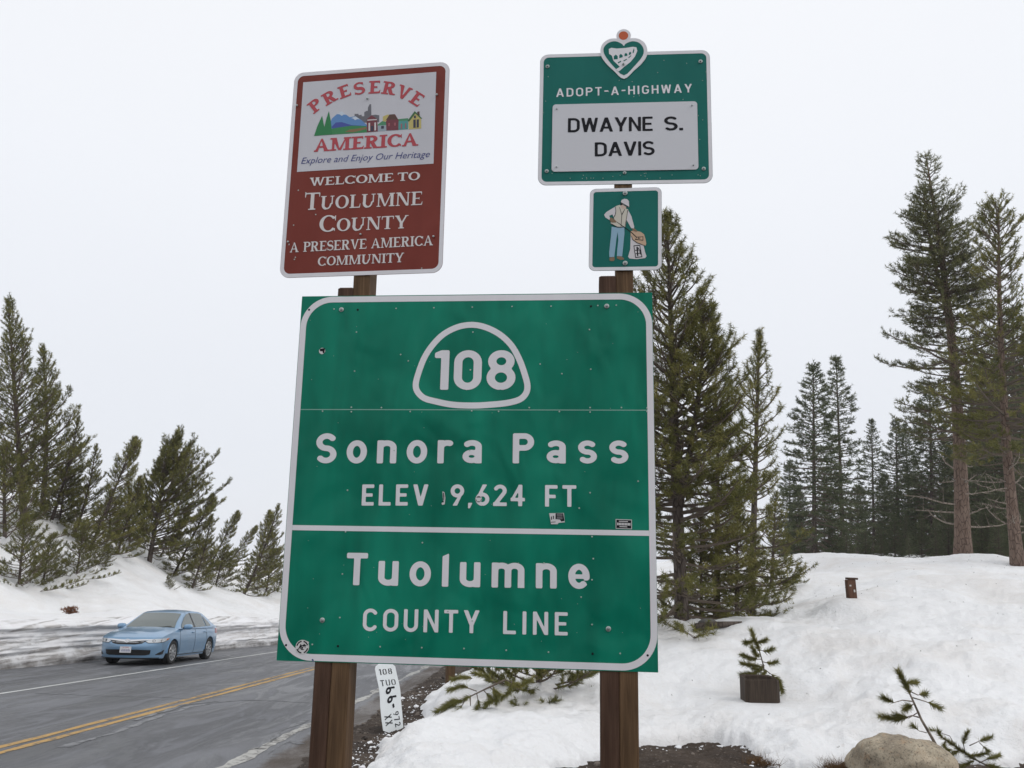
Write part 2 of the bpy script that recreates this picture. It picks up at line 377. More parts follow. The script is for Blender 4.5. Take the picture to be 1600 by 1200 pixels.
def ribbon(mb, a_px, off, width, jag=0.0, seed=0, step=0.25, up=0.004):
    """band on the road plane through points given along/cross coordinates"""
    rs = np.random.RandomState(seed); pts = np.array(a_px, float)
    seg = np.linalg.norm(np.diff(pts, axis=0), axis=1); cum = np.concatenate([[0], np.cumsum(seg)])
    s = np.arange(0, cum[-1], step); P = np.stack([np.interp(s, cum, pts[:, k]) for k in range(3)], 1)
    T = np.gradient(P, axis=0); T /= np.linalg.norm(T, axis=1)[:, None]; N = np.cross(T, RN)
    wl = width*(0.5 + jag*fbm(s*1.7+seed*31, s*0+seed*3.3, 5)*1.6); wr = width*(0.5 + jag*fbm(s*1.9+seed*57+9, s*0+5, 5)*1.6)
    A = P + N*(off+wl)[:, None] + RN*up if jag else P + N*(off+width/2) + RN*up
    B = P + N*(off-wr)[:, None] + RN*up if jag else P + N*(off-width/2) + RN*up
    mb.add([p for ab in zip(A, B) for p in ab], [(2*i, 2*i+1, 2*i+3, 2*i+2) for i in range(len(A)-1)])
def rp(cross, along): return P0 + CR*cross + RD*along
# the asphalt: edge to edge, with a ragged near side under the gravel
al = np.arange(-30, 90, 0.07)
Lx = np.full(len(al), -13.6); Rx = -2.30 + 0*al
V = []; Fc = []; K = 3
for i, (a_, l, r) in enumerate(zip(al, Lx, Rx)):
    for j in range(K+1): V.append(rp(l+(r-l)*j/K, a_))
V = np.array(V); road = mesh_np('road', V, gfaces(len(al), K+1), ASPH, smooth=True, attr={'cross': (V-P0)@CR}); tag(road, kind='structure')
def line_pts(pa, pb, a0, a1):
    A, B = onroad(*pa), onroad(*pb); d = (B-A)/np.linalg.norm(B-A); return A + d*a0, A + d*a1
mb = MB(); A, B = line_pts((0, 1084), (435, 1018), -32, 70); ribbon(mb, [A, B], 0, 0.115, 0.10, 3)
o = mb.build('edge_line', WPT, road)
ya, yb = line_pts((0, 1172), (487, 1045), -32, 75)
for k, off in enumerate((-0.115, 0.115)):
    mb = MB(); ribbon(mb, [ya, yb], off, 0.115, 0.16, 5+k, 0.12); mb.build('centre_line', YEL, road)
na, nb = line_pts((430, 1160), (650, 1050), -30, 70)
mb = MB(); ribbon(mb, [na, nb], 0, 0.14, 0.55, 9, 0.05); mb.build('edge_line', WPW, road)
mb = MB()
ribbon(mb, [onroad(*p) for p in [(56, 1083), (144, 1087), (256, 1089.5), (325, 1094)]], 0, 0.05, 0.5, 12, 0.08)
ribbon(mb, [onroad(*p) for p in [(298, 1094), (331, 1099), (375, 1094), (431, 1095), (487, 1098.5), (560, 1106)]], 0, 0.05, 0.5, 13, 0.08)
ribbon(mb, [onroad(*p) for p in [(328, 1100), (297, 1105), (219, 1129), (180, 1146), (141, 1156), (96, 1169)]], 0, 0.09, 0.6, 14, 0.08)
ribbon(mb, [onroad(*p) for p in [(340, 1096), (290, 1101), (250, 1113), (212, 1127)]], 0, 0.10, 0.6, 15, 0.08, 0.006)
ribbon(mb, [onroad(*p) for p in [(480, 1125), (442, 1142), (420, 1160), (398, 1172)]], 0, 0.06, 0.7, 16, 0.06)
ribbon(mb, [onroad(*p) for p in [(470, 1163), (452, 1158), (436, 1166), (418, 1178)]], 0, 0.06, 0.7, 17, 0.06)
mb.build('crack', SEAL, road)

# ------------------------------------------------------------------ snowfield on the right
edge_px = [(470, 1290), (560, 1200), (580, 1172), (602, 1154), (634, 1142), (656, 1122), (649, 1096), (662, 1080), (695, 1066), (740, 1047)]
edge_L = [onroad(*p, 0.12) for p in edge_px]
ey = np.array([p[1] for p in edge_L]); ex = np.array([p[0] for p in edge_L])
front_px = [(620, 1330), (800, 1260), (880, 1203), (940, 1185), (1000, 1164), (1060, 1157), (1110, 1156), (1150, 1163), (1195, 1188), (1240, 1193), (1290, 1196), (1330, 1186), (1480, 1190), (1560, 1200), (1640, 1192), (1800, 1190), (2100, 1190)]
edge_R = [onroad(*p, 0.06) for p in front_px]
fx = np.array([p[0] for p in edge_R]); fy = np.array([p[1] for p in edge_R])
poly = [tuple(p[:2]) for p in reversed(edge_R)] + [tuple(p[:2]) for p in edge_L[1:]] + [(-0.4, 32), (0.6, 60), (2, 95), (140, 95), (140, 9)]
poly = np.array(poly)
def poly_sd(x, y, P):
    """signed distance, positive inside"""
    d = np.full(x.shape, 1e9); ins = np.zeros(x.shape, bool); n_ = len(P)
    for i in range(n_):
        a, b = P[i], P[(i+1) % n_]; e_ = b-a; wx, wy = x-a[0], y-a[1]
        t = np.clip((wx*e_[0]+wy*e_[1])/(e_@e_), 0, 1); d = np.minimum(d, (wx-t*e_[0])**2+(wy-t*e_[1])**2)
        c = ((a[1] > y) != (b[1] > y)) & (x < (b[0]-a[0])*(y-a[1])/(b[1]-a[1]+1e-12)+a[0]); ins ^= c
    return np.sqrt(d)*np.where(ins, 1, -1)
ctl = [onroad(*p, 0.16) for p in edge_px] + [onroad(*p, 0.14) for p in front_px]
ctl += [onroad(*p[:2], p[2]) for p in [(640, 1165, .30), (690, 1125, .36), (700, 1165, .34), (760, 1115, .46), (850, 1150, .36), (740, 1075, .40), (800, 1180, .30), (900, 1150, .42)]]
ctl += [at(*p) for p in [(860, 1082, 12.6), (930, 1062, 13.3), (1000, 1110, 12.7), (1100, 1120, 12.3), (1190, 1097, 12.5), (1190, 1130, 11.7), (1150, 1097, 12.6), (1240, 1100, 12.3), (1290, 1140, 11.2), (1400, 1130, 10.5), (1330, 1170, 10.25), (1590, 1140, 10.5),
        (1100, 1070, 13.4), (1045, 1010, 15.2), (1040, 968, 16.8), (1130, 978, 16.9), (1240, 970, 17), (1330, 936, 18), (1300, 1060, 12.9), (1400, 1060, 12.3), (1400, 1000, 14.5), (1510, 1040, 13), (1590, 1080, 12), (1590, 1000, 14.5),
        (1590, 945, 17.5), (1500, 912, 20), (1590, 893, 24), (1420, 900, 22), (1560, 872, 26.5), (1530, 890, 24), (1610, 888, 26), (1150, 932, 22.5), (1240, 934, 22.5), (1330, 912, 22.5), (1215, 872, 31), (1130, 885, 30), (1300, 868, 33), (1400, 877.5, 33), (1490, 888, 31), (1250, 900, 27), (1030, 900, 30), (940, 920, 26)]]
ctl += [(3.6, 19.0, -0.30), (4.4, 19.4, -0.22), (3.0, 18.5, -0.45), (5.4, 19.6, 0.0), (0.5, 17, -0.72), (0.6, 24, -1.0), (1, 40, -1.6), (3, 60, -2.0), (2, 94, -4), (12, 60, 1.3), (25, 50, 1.5), (40, 60, 2), (60, 40, 3), (40, 25, 2.2), (25, 20, 1.5), (20, 12, 0.2), (60, 10, 0.8), (30, 94, 1), (120, 94, 3), (120, 30, 6)]
vi = np.linspace(0, 1, 430); yy = 6.2 + 10.5*vi + 78*vi**5
uj = np.linspace(-1, 1, 460)
Yg, U = np.meshgrid(yy, uj, indexing='ij')
Xg = Yg*(0.33 + 0.52*U) + np.where(U > 0.93, (U-0.93)*Yg*8, 0)
x, y = Xg.ravel(), Yg.ravel()
base = rbf(np.array(ctl), np.stack([x, y], 1))
near = np.clip(1.5 - y/22, 0.35, 1)
rough = 0.24*fbm(x*0.62, y*0.62, 3) + 0.085*fbm(x*2.1+5, y*2.1, 4)*near + 0.035*fbm(x*7, y*7, 3)*near
d = poly_sd(x, y, poly) + 0.20*fbm(x*2.2+40, y*2.2, 5, 0.6)
gz = ground_h(x, y)
s = sstep(0.0, 0.16, d); lip = gz + 0.055 + (base+rough-gz)*sstep(-0.05, 0.55, d)
z = np.where(d > 0, gz-0.10+(lip-gz+0.10)*s, gz - 0.25)
for (cx_, cy_, cz_, rr_) in ((*at(1192, 1099, 12.45), .9), (*at(1330, 936, 17.6), .6)):
    wq = sstep(0.05, 0.5, d)*np.exp(-(((x-cx_)**2+(y-cy_)**2)/rr_**2)**1.5); z = z+(cz_+0.02-z)*wq
def snow_z(px, py):
    k = np.argmin((x-px)**2+(y-py)**2); return float(z[k])
FQ = gfaces(430, 460); keep = (d[FQ] > -0.30).any(1)
sn = mesh_np('snow_field', np.stack([x, y, z], 1), FQ[keep], SNOW, smooth=True); tag(sn, kind='structure')
SNX, SNY, SNZ = x, y, z

# ------------------------------------------------------------------ ploughed wall and hillside on the left
WB0, WB1 = onroad(0, 1047), onroad(437, 1007)
wd = (WB1-WB0); wlen = np.linalg.norm(wd); wd /= wlen
top_z = lambda a: 1.16 + 0.10*math.sin(a*0.23)
sv = np.concatenate([np.arange(-24, 40, 0.09), np.arange(40, 75, 0.4)])
wn_ = np.array([-wd[1], wd[0], 0]); wn_ /= np.linalg.norm(wn_[:2])
if wn_[0] > 0: wn_ = -wn_
BX = WB0[0]+wd[0]*sv; BY = WB0[1]+wd[1]*sv; BZ = plane_z(BX, BY)
# the foot swings away from the road behind the photographer
wtop = 1.17 + 0.16*fbm(sv*0.16, sv*0+4, 3)
hctl = []
for k in range(0, len(sv), 26): hctl.append((BX[k]+wn_[0]*0.55, BY[k]+wn_[1]*0.55, BZ[k]+wtop[k]))
hctl += [at(*p) for p in [(0, 945, 25), (60, 945, 26), (130, 950, 27.5), (0, 925, 27), (25, 915, 28.5), (60, 920, 29), (110, 910, 31), (0, 850, 31), (20, 790, 35.5), (60, 793, 36), (115, 850, 33), (140, 815, 38), (150, 880, 33.5), (200, 925, 31), (165, 860, 36),
         (232, 884, 39), (220, 840, 43), (270, 862, 46), (250, 930, 34), (300, 955, 33), (275, 906, 41), (310, 935, 40), (330, 870, 50), (340, 945, 40), (352, 905, 50), (385, 936, 47), (430, 948, 46), (375, 900, 56), (430, 925, 58), (200, 880, 37)]]
hctl += [(-40, 40, 6.0), (-30, 60, 3.6), (-60, 60, 7), (-24, 90, -1.5), (-60, 95, 2), (-90, 30, 9), (-40, 10, 4.5), (-60, -10, 6), (-22, 5, 1.5), (-25, -10, 3)]
hctl = np.array(hctl)
nw = 60; th = np.concatenate([[0], np.cumsum(1.06**np.arange(90))]); th = th/th[-1]*62
S_, _ = np.meshgrid(sv, np.arange(nw+len(th)), indexing='ij')
PX = np.zeros_like(S_); PY = np.zeros_like(S_); PZ = np.zeros_like(S_); WH = np.ones_like(S_)
for j in range(nw):
    t = j/nw
    ledge = 0.26*fbm(S_[:, j]*0.10, np.full(len(sv), t*4.4+2), 4, 0.5) + 0.09*fbm(S_[:, j]*0.9+7, np.full(len(sv), t*3.2), 4, 0.55) + 0.03*fbm(S_[:, j]*3.0, np.full(len(sv), t*4.0), 3)
    offs = 0.30*t**0.8 + ledge*min(1, t*3+.25) + 0.22*max(0, t-0.86)/0.14*0.9
    PX[:, j] = BX+wn_[0]*offs; PY[:, j] = BY+wn_[1]*offs
    PZ[:, j] = BZ - 0.05 + (wtop+0.05)*(math.sin(t*math.pi/2*0.98))**1.0 if t > 0.9 else BZ - 0.05 + (wtop+0.05)*t*1.0
    if t > 0.9:
        PZ[:, j] = BZ - 0.05 + (wtop+0.05)*(0.9+0.08*math.sin((t-0.9)/0.1*math.pi/2))
    WH[:, j] = t
for q, dd in enumerate(th):
    j = nw+q; o_ = 0.62+dd
    PX[:, j] = BX+wn_[0]*o_; PY[:, j] = BY+wn_[1]*o_
hx, hy = PX[:, nw:].ravel(), PY[:, nw:].ravel()
hz = rbf(hctl, np.stack([hx, hy], 1))
dist = np.tile(th, len(sv)); amp = sstep(0, 2.5, dist)
hz += amp*(0.55*fbm(hx*0.22+3, hy*0.22, 3) + 0.16*fbm(hx*0.9, hy*0.9, 3)) + 0.05*fbm(hx*2.8, hy*2.8, 3)*sstep(0.0, 0.8, dist)
PZ[:, nw:] = hz.reshape(len(sv), -1)
FQ = gfaces(len(sv), nw+len(th)); col_j = FQ[:, 0] % (nw+len(th))
me = mesh_np('snow_bank', np.stack([PX.ravel(), PY.ravel(), PZ.ravel()], 1), FQ, WALLM, smooth=True, attr={'wallh': WH.ravel()}, obj=False)
me.materials.append(SNOWL); me.polygons.foreach_set('material_index', (col_j >= nw).astype(np.int32))
sb = link('snow_bank', me); tag(sb, kind='structure')
def hill_z(px, py):
    k = np.argmin((hx-px)**2+(hy-py)**2); return float(hz[k])

# ------------------------------------------------------------------ lettering: implicit shapes -> flat meshes
def arc(cx, cy, rx, ry, a0, a1, n=18):
    return [(cx+rx*math.cos(R(a0+(a1-a0)*i/n)), cy+ry*math.sin(R(a0+(a1-a0)*i/n))) for i in range(n+1)]
def prim_sd(pr, x, y):
    """negative inside"""
    k = pr[0]
    if k == 'R':
        _, x0, y0, x1, y1 = pr; return np.maximum(np.maximum(x0-x, x-x1), np.maximum(y0-y, y-y1))
    if k == 'P': return -poly_sd(x, y, np.array(pr[1], float))
    if k == 'C': return np.hypot(x-pr[1], y-pr[2])-pr[3]
    pts = pr[1]; w = pr[2]; d_ = np.full(x.shape, 1e9)
    ws = w if hasattr(w, '__len__') else [w]*len(pts)
    for i in range(len(pts)-1):
        a = np.array(pts[i]); b = np.array(pts[i+1]); e_ = b-a; l = np.linalg.norm(e_)
        if l < 1e-6: continue
        e_ /= l; t = (x-a[0])*e_[0]+(y-a[1])*e_[1]; p = np.abs(-(x-a[0])*e_[1]+(y-a[1])*e_[0])
        hw = (ws[i]+(ws[i+1]-ws[i])*np.clip(t/l, 0, 1))/2
        d_ = np.minimum(d_, np.maximum(p-hw, np.maximum(-t, t-l)))
        if i > 0: d_ = np.minimum(d_, np.hypot(x-a[0], y-a[1])-ws[i]/2)
    return d_
def shape_mesh(prims, cell, cuts=(), merge=True):
    """filled flat mesh of a union of shapes (marching squares)"""
    px_ = []
    for p in prims:
        if p[0] == 'R': px_ += [(p[1], p[2]), (p[3], p[4])]
        elif p[0] == 'C': px_ += [(p[1]-p[3], p[2]-p[3]), (p[1]+p[3], p[2]+p[3])]
        else:
            ww = 0 if p[0] == 'P' else (max(p[2]) if hasattr(p[2], '__len__') else p[2])/2
            for q in p[1]: px_ += [(q[0]-ww, q[1]-ww), (q[0]+ww, q[1]+ww)]
    px_ = np.array(px_); lo = px_.min(0)-cell*1.5; hi = px_.max(0)+cell*1.5
    gx = np.arange(lo[0], hi[0]+cell, cell)+cell*0.137; gy = np.arange(lo[1], hi[1]+cell, cell)+cell*0.113
    GX, GY = np.meshgrid(gx, gy, indexing='ij'); D = np.full(GX.shape, 1e9)
    for p in prims: D = np.minimum(D, prim_sd(p, GX, GY))
    for p in cuts: D = np.maximum(D, -prim_sd(p, GX, GY))
    D = np.where(np.abs(D) < 1e-7, 1e-7, D); IN = D < 0
    V = []; Fs = []; idx = {}
    def vert(k, v):
        if k not in idx: idx[k] = len(V); V.append(v)
        return idx[k]
    nx_, ny_ = D.shape
    for j in range(ny_-1):
        i = 0
        while i < nx_-1:
            c4 = (IN[i, j], IN[i+1, j], IN[i+1, j+1], IN[i, j+1]); sct = sum(c4)
            if sct == 0: i += 1; continue
            if sct == 4:
                i2 = i+1
                while merge and i2 < nx_-1 and IN[i2, j] and IN[i2+1, j] and IN[i2, j+1] and IN[i2+1, j+1]: i2 += 1
                Fs.append([vert((i, j), (gx[i], gy[j])), vert((i2, j), (gx[i2], gy[j])), vert((i2, j+1), (gx[i2], gy[j+1])), vert((i, j+1), (gx[i], gy[j+1]))])
                i = i2; continue
            cs = [(i, j), (i+1, j), (i+1, j+1), (i, j+1)]; f = []
            for q in range(4):
                a, b = cs[q], cs[(q+1) % 4]
                if IN[a]: f.append(vert(a, (gx[a[0]], gy[a[1]])))
                if IN[a] != IN[b]:
                    t = D[a]/(D[a]-D[b]); pa = (gx[a[0]], gy[a[1]]); pb = (gx[b[0]], gy[b[1]])
                    f.append(vert(('e',)+tuple(sorted((a, b))), (pa[0]+(pb[0]-pa[0])*t, pa[1]+(pb[1]-pa[1])*t)))
            if len(f) >= 3: Fs.append(f)
            i += 1
    return V, Fs

def diag(x0, y0, x1, y1, w): return ('P', [(x0-w/2, y0), (x0+w/2, y0), (x1+w/2, y1), (x1-w/2, y1)])
def gothic(c, w):
    """highway style sans: list of shapes and width, capital height 1"""
    s_ = w/2; xh = 0.76; N_ = []; W_ = 0.62
    Rr = lambda *a: ('R',)+a
    if c in 'IJl1-,. ':
        if c == 'I': return [Rr(0, 0, w, 1)], w
        if c == 'l': return [('P', [(0, 0), (w, 0), (w, 1.02), (0, 0.93)])], w
        if c == '1': return [Rr(.14, 0, .14+w, 1), ('P', [(0, .80), (0, .93), (.14, 1), (.14+w*.3, 1), (.14+w*.3, .80)])], .14+w
        if c == '-': return [Rr(0, .43, .36, .43+w)], .36
        if c == ',': return [('P', [(0.02, -.12), (.10, -.12), (.02+w*1.1, .14), (.02, .14)])], .18
        if c == '.': return [Rr(0, 0, w*1.15, w*1.15)], w*1.15
        return [], .5
    if c == 'E': return [Rr(0, 0, w, 1), Rr(0, 0, .54, w*.95), Rr(0, 1-w*.95, .54, 1), Rr(0, .5-w*.45, .48, .5+w*.45)], .54
    if c == 'F': return [Rr(0, 0, w, 1), Rr(0, 1-w*.95, .54, 1), Rr(0, .47-w*.45, .46, .47+w*.45)], .54
    if c == 'L': return [Rr(0, 0, w, 1), Rr(0, 0, .54, w*.95)], .54
    if c == 'T': return [Rr(.30-s_, 0, .30+s_, 1), Rr(0, 1-w*.95, .60, 1)], .60
    if c == 'H': return [Rr(0, 0, w, 1), Rr(.62-w, 0, .62, 1), Rr(0, .5-w*.45, .62, .5+w*.45)], .62
    if c == 'N': return [Rr(0, 0, w, 1), Rr(.64-w, 0, .64, 1), ('P', [(0, 1), (w*.95, 1), (.64, 0), (.64-w*.95, 0)])], .64
    if c == 'V': return [diag(.345, 0, w*.56, 1, w*1.1), diag(.345, 0, .69-w*.56, 1, w*1.1)], .69
    if c == 'A': return [diag(w*.56, 0, .36, 1, w*1.1), diag(.72-w*.56, 0, .36, 1, w*1.1), Rr(.15, .22, .57, .22+w*.9)], .72
    if c == 'Y': return [Rr(.34-s_, 0, .34+s_, .45), diag(.34, .36, w*.56, 1, w*1.15), diag(.34, .36, .68-w*.56, 1, w*1.15)], .68
    if c == 'X': return [diag(w*.56, 0, .6-w*.56, 1, w*1.1), diag(.6-w*.56, 0, w*.56, 1, w*1.1)], .6
    if c == 'W': return [diag(.24, 0, w*.52, 1, w*1.02), diag(.24, 0, .45, 1, w), diag(.66, 0, .45, 1, w), diag(.66, 0, .90-w*.52, 1, w*1.02)], .90
    if c == 'U': return [('L', [(s_, 1)]+arc(.31, .30, .31-s_, .30-s_, 180, 360)+[(.62-s_, 1)], w)], .62
    if c in 'O0':
        W_ = .66 if c == 'O' else .60
        r_ = W_/2-s_
        return [('L', arc(W_/2, 1-.31, r_, .31-s_, 0, 180)+arc(W_/2, .31, r_, .31-s_, 180, 360)+[(W_-s_, .69), (W_-s_, .70)], w)], W_
    if c in 'CG':
        r_ = .32-s_
        p = arc(.32, .69, r_, .31-s_, 22, 180)+arc(.32, .31, r_, .31-s_, 180, 338 if c == 'C' else 360)
        o_ = [('L', p, w)]
        if c == 'G': o_ += [Rr(.34, .40, .64, .40+w*.9), Rr(.64-w, .28, .64, .44)]
        return o_, .64
    if c == 'D': return [Rr(0, 0, w, 1), ('L', [(0, 1-s_)]+[(.28, 1-s_)]+arc(.30, .69, .33-s_, .31-s_, 90, 0)+arc(.30, .31, .33-s_, .31-s_, 0, -90)+[(.0, s_)], w)], .63
    if c in 'PR':
        o_ = [Rr(0, 0, w, 1), ('L', [(0, 1-s_), (.32, 1-s_)]+arc(.34, .71, .28-s_, .29-s_, 90, -90)+[(0, .42+s_)], w)]
        if c == 'R': o_.append(diag(.60-w*.5, 0, .30, .48, w*1.12))
        return o_, .62
    if c == 'S':
        r_ = .31-s_; h_ = (1-w)/4
        return [('L', arc(.31, 1-s_-h_, r_, h_, 28, 262, 22)+arc(.31, s_+h_, r_, h_, 82, -150, 22), w)], .62
    if c == '8':
        h_ = (1-w)/4
        return [('L', arc(.31, 1-s_-h_*.93, .285-s_, h_*.93, -90, 270, 28), w), ('L', arc(.31, s_+h_*1.07, .31-s_, h_*1.07, -90, 270, 28), w)], .62
    if c == '6': return [('L', arc(.30, .31, .30-s_, .31-s_, -90, 270, 28), w), ('P', [(s_*.35, .36), (w*1.15, .46), (.50, 1.0), (.30, 1.0)])], .60
    if c == '9': return [('L', arc(.30, .69, .30-s_, .31-s_, -90, 270, 28), w), ('P', [(.60-s_*.35, .64), (.60-w*1.15, .54), (.10, 0), (.30, 0)])], .60
    if c == '2': return [('L', arc(.30, .71, .29-s_, .29-s_, 160, -28, 20)+[(.10, w*.5)], w), Rr(0.0, 0, .60, w*.95)], .60
    if c == '4': return [Rr(.42-s_, 0, .42+s_, 1), Rr(0, .23, .62, .23+w*.9), ('P', [(0, .23), (.0, .30), (.36, 1), (.50, 1), (.16, .23+w*.6)])], .62
    if c == '7': return [Rr(0, 1-w, .58, 1), diag(.22, 0, .58-w*.56, 1, w*1.1)], .58
    if c == 'o': return [('L', arc(.30, xh/2, .30-s_, xh/2-s_+.005, 0, 361, 30), w)], .60
    if c == 'n': return [Rr(0, 0, w, xh), ('L', [(s_, .38)]+arc(.285, xh-.245, .285-s_, .245-s_, 170, 0)+[(.57-s_, 0)], w)], .57
    if c == 'u': return [Rr(.57-w, 0, .57, xh), ('L', [(s_, xh)]+arc(.285, .245, .285-s_, .245-s_, 180, 350)+[(.57-s_, .38)], w)], .57
    if c == 'm': return [Rr(0, 0, w, xh), ('L', [(s_, .40)]+arc(.27, xh-.225, .27-s_, .225-s_, 170, 0)+[(.54-s_, 0)], w), ('L', [(.54-s_, .40)]+arc(.54+.27-w, xh-.225, .27-s_, .225-s_, 170, 0)+[(1.08-w-s_, 0)], w)], 1.08-w
    if c == 'r': return [Rr(0, 0, w, xh), ('L', [(s_, .36)]+arc(.285, xh-.245, .285-s_, .245-s_, 170, 62), w)], .42
    if c == 'a': return [('L', arc(.28, xh-.215, .28-s_, .215-s_, 150, 0, 14)+[(.56-s_, 0)], w), ('L', arc(.27, .225, .27-s_, .225-s_, 0, 361, 24), w*.92)], .56
    if c == 's':
        h_ = (xh-w*.92)/4; q = w*.92
        return [('L', arc(.27, xh-q/2-h_, .27-q/2, h_, 30, 262, 20)+arc(.27, q/2+h_, .27-q/2, h_, 82, -150, 20), q)], .54
    if c == 'e': return [('L', arc(.29, xh/2, .29-s_, xh/2-s_, -8, 0)+arc(.29, xh/2, .29-s_, xh/2-s_, 0, 318, 26), w), Rr(.06, xh/2-w*.42, .575, xh/2+w*.32)], .58
    return [], .4
def serif(c, k, h):
    """roman capitals: k thick strokes, h hairlines"""
    sf = h*0.9; e_ = k*.55; o_ = []; Rr = lambda *a: ('R',)+a
    def stem(x0, y0=0, y1=1, lo=1, hi=1, wk=None):
        wk = wk or k; o_.append(Rr(x0, y0, x0+wk, y1))
        if lo: o_.append(Rr(x0-e_, y0, x0+wk+e_, y0+sf))
        if hi: o_.append(Rr(x0-e_, y1-sf, x0+wk+e_, y1))
    b = e_
    def ring(cx, rx, a0, a1, n=28):
        pts = arc(cx, .5, rx, .5-h/2, a0, a1, n); ws = [h+(k*1.05-h)*abs(math.cos(R(a0+(a1-a0)*i/n)))**1.5 for i in range(n+1)]
        return ('L', pts, ws)
    if c == ' ': return [], .42
    if c == 'I': stem(b); return o_, k+2*b
    if c == 'E': stem(b); o_ += [Rr(b, 0, .66, h*1.1), Rr(b, 1-h*1.1, .63, 1), Rr(b, .5-h*.5, .50, .5+h*.5), ('P', [(.66-h, 0), (.66, 0), (.69, .27), (.66, .27)]), ('P', [(.63-h, 1), (.63, 1), (.63, .76), (.61, .76)]), Rr(.47, .40, .50, .60)]; return o_, .69
    if c == 'L': stem(b); o_ += [Rr(b, 0, .64, h*1.1), ('P', [(.64-h, 0), (.64, 0), (.67, .32), (.64, .32)])]; return o_, .67
    if c == 'T': stem(.36-k/2, hi=0); o_ += [Rr(0, 1-h*1.1, .72, 1), ('P', [(0, 1), (h, 1), (.03, .72), (0, .72)]), ('P', [(.72, 1), (.72-h, 1), (.69, .72), (.72, .72)])]; return o_, .72
    if c == 'O': return [ring(.41, .41-k*.52, 0, 361)], .82
    if c == 'C': return [ring(.42, .42-k*.52, 38, 322), Rr(.72, .66, .76, .98), Rr(.70, .03, .74, .20)], .78
    if c == 'G': return [ring(.42, .42-k*.52, 38, 322), Rr(.72, .66, .76, .98), Rr(.66, .05, .66+k, .45)], .84
    if c == 'U': stem(b, .3, 1, 0, 1); o_ += [('L', [(b+k/2, .45)]+arc(b+.30, .36, .30-k*.4, .33, 180, 360)+[(b+.62, .45)], [k]*4+[k]*5+[h*1.4]*12), Rr(b+.62-h/2, .36, b+.62+h/2, 1), Rr(b+.62-h/2-e_, 1-sf, b+.62+h/2+e_, 1)]; return o_, .62+2*b+h/2+.02
    if c == 'N': stem(b, 0, 1, 1, 1, h); stem(.70, 0, 1, 0, 1, h); o_.append(('P', [(b-.02, 1), (b+k*1.1, 1), (.70+h, 0), (.70+h-k*.9, 0)])); return o_, .70+h+b
    if c == 'M': stem(b, 0, 1, 1, 1, h); stem(.84, 0, 1, 1, 1, k); o_ += [('P', [(b-.02, 1), (b+k*1.15, 1), (.55, .02), (.47, .02)]), ('P', [(.47, .02), (.47+h*1.2, .02), (.84+k*.3, 1), (.84, 1)])]; return o_, .84+k+b
    if c == 'W': o_ += [('P', [(.04, 1), (.04+k*1.15, 1), (.40, 0), (.33, 0)]), ('P', [(.33, 0), (.33+h*1.2, 0), (.60, 1), (.60-h*1.2, 1)]), ('P', [(.46, 1), (.46+k*1.15, 1), (.80, 0), (.74, 0)]), ('P', [(.74, 0), (.74+h*1.2, 0), (1.06, 1), (1.06-h*1.2, 1)]), Rr(0, 1-sf, .30, 1), Rr(.42, 1-sf, .72, 1), Rr(.94, 1-sf, 1.12, 1)]; return o_, 1.10
    if c == 'V': o_ += [('P', [(.05, 1), (.05+k*1.2, 1), (.45, 0), (.38, 0)]), ('P', [(.38, 0), (.38+h*1.2, 0), (.74, 1), (.74-h*1.3, 1)]), Rr(0, 1-sf, .30, 1), Rr(.60, 1-sf, .82, 1)]; return o_, .80
    if c == 'A': o_ += [('P', [(.05, 0), (.05+h*1.3, 0), (.42, 1), (.37, 1)]), ('P', [(.36, 1), (.45, 1), (.80, 0), (.80-k*1.2, 0)]), Rr(.17, .29, .62, .29+h), Rr(0, 0, .22, sf), Rr(.55, 0, .87, sf)]; return o_, .86
    if c == 'Y': o_ += [('P', [(.04, 1), (.04+k*1.2, 1), (.46, .42), (.46-k*.8, .42)]), ('P', [(.38, .42), (.38+h*1.6, .42), (.74, 1), (.74-h*1.3, 1)]), Rr(0, 1-sf, .30, 1), Rr(.60, 1-sf, .82, 1)]; stem(.40-k/2, 0, .5, 1, 0); return o_, .80
    if c in 'PR':
        stem(b); pts = [(b, 1-h/2), (.36, 1-h/2)]+arc(.38, .735, .22, .265-h/2, 90, -90, 14)+[(b, .47+h/2)]
        o_.append(('L', pts, [h, h]+[h+(k*1.05-h)*math.cos(R(90-180*i/14))**1.3 if 0 < i < 14 else h for i in range(15)]+[h]))
        if c == 'R': o_ += [('P', [(.30, .52), (.30+k*1.1, .52), (.74, 0), (.74-k*1.2, 0)]), Rr(.60, 0, .82, sf)]; return o_, .80
        return o_, .66
    if c == 'S':
        hh = .25-h/4
        p = arc(.30, 1-h/2-hh, .235, hh, 30, 265, 20)+arc(.30, h/2+hh, .25, hh, 85, -150, 20)
        ws = [h+(k*1.15-h)*math.exp(-((i-20.5)/8.0)**2) for i in range(len(p))]
        return [('L', p, ws), Rr(.50, .68, .535, .97), Rr(.04, .03, .075, .32)], .58
    if c == '"': return [('C', .06, .86, .05), ('P', [(.02, .86), (.10, .86), (.04, .66)])], .12
    return [], .4
_GC = {}
def glyph(font, c, a, b_=0.0, cell=0.035):
    key = (font, c, a, b_, cell)
    if key not in _GC:
        pr, w_ = gothic(c, a) if font == 'g' else serif(c, a, b_)
        cuts = []
        if font == 'g' and b_ > 0 and c in 'O0689UC': cuts = [('R', w_/2-b_/2, -1, w_/2+b_/2, 2)]
        _GC[key] = (*(shape_mesh(pr, cell, cuts) if pr else ([], [])), w_)
    return _GC[key]
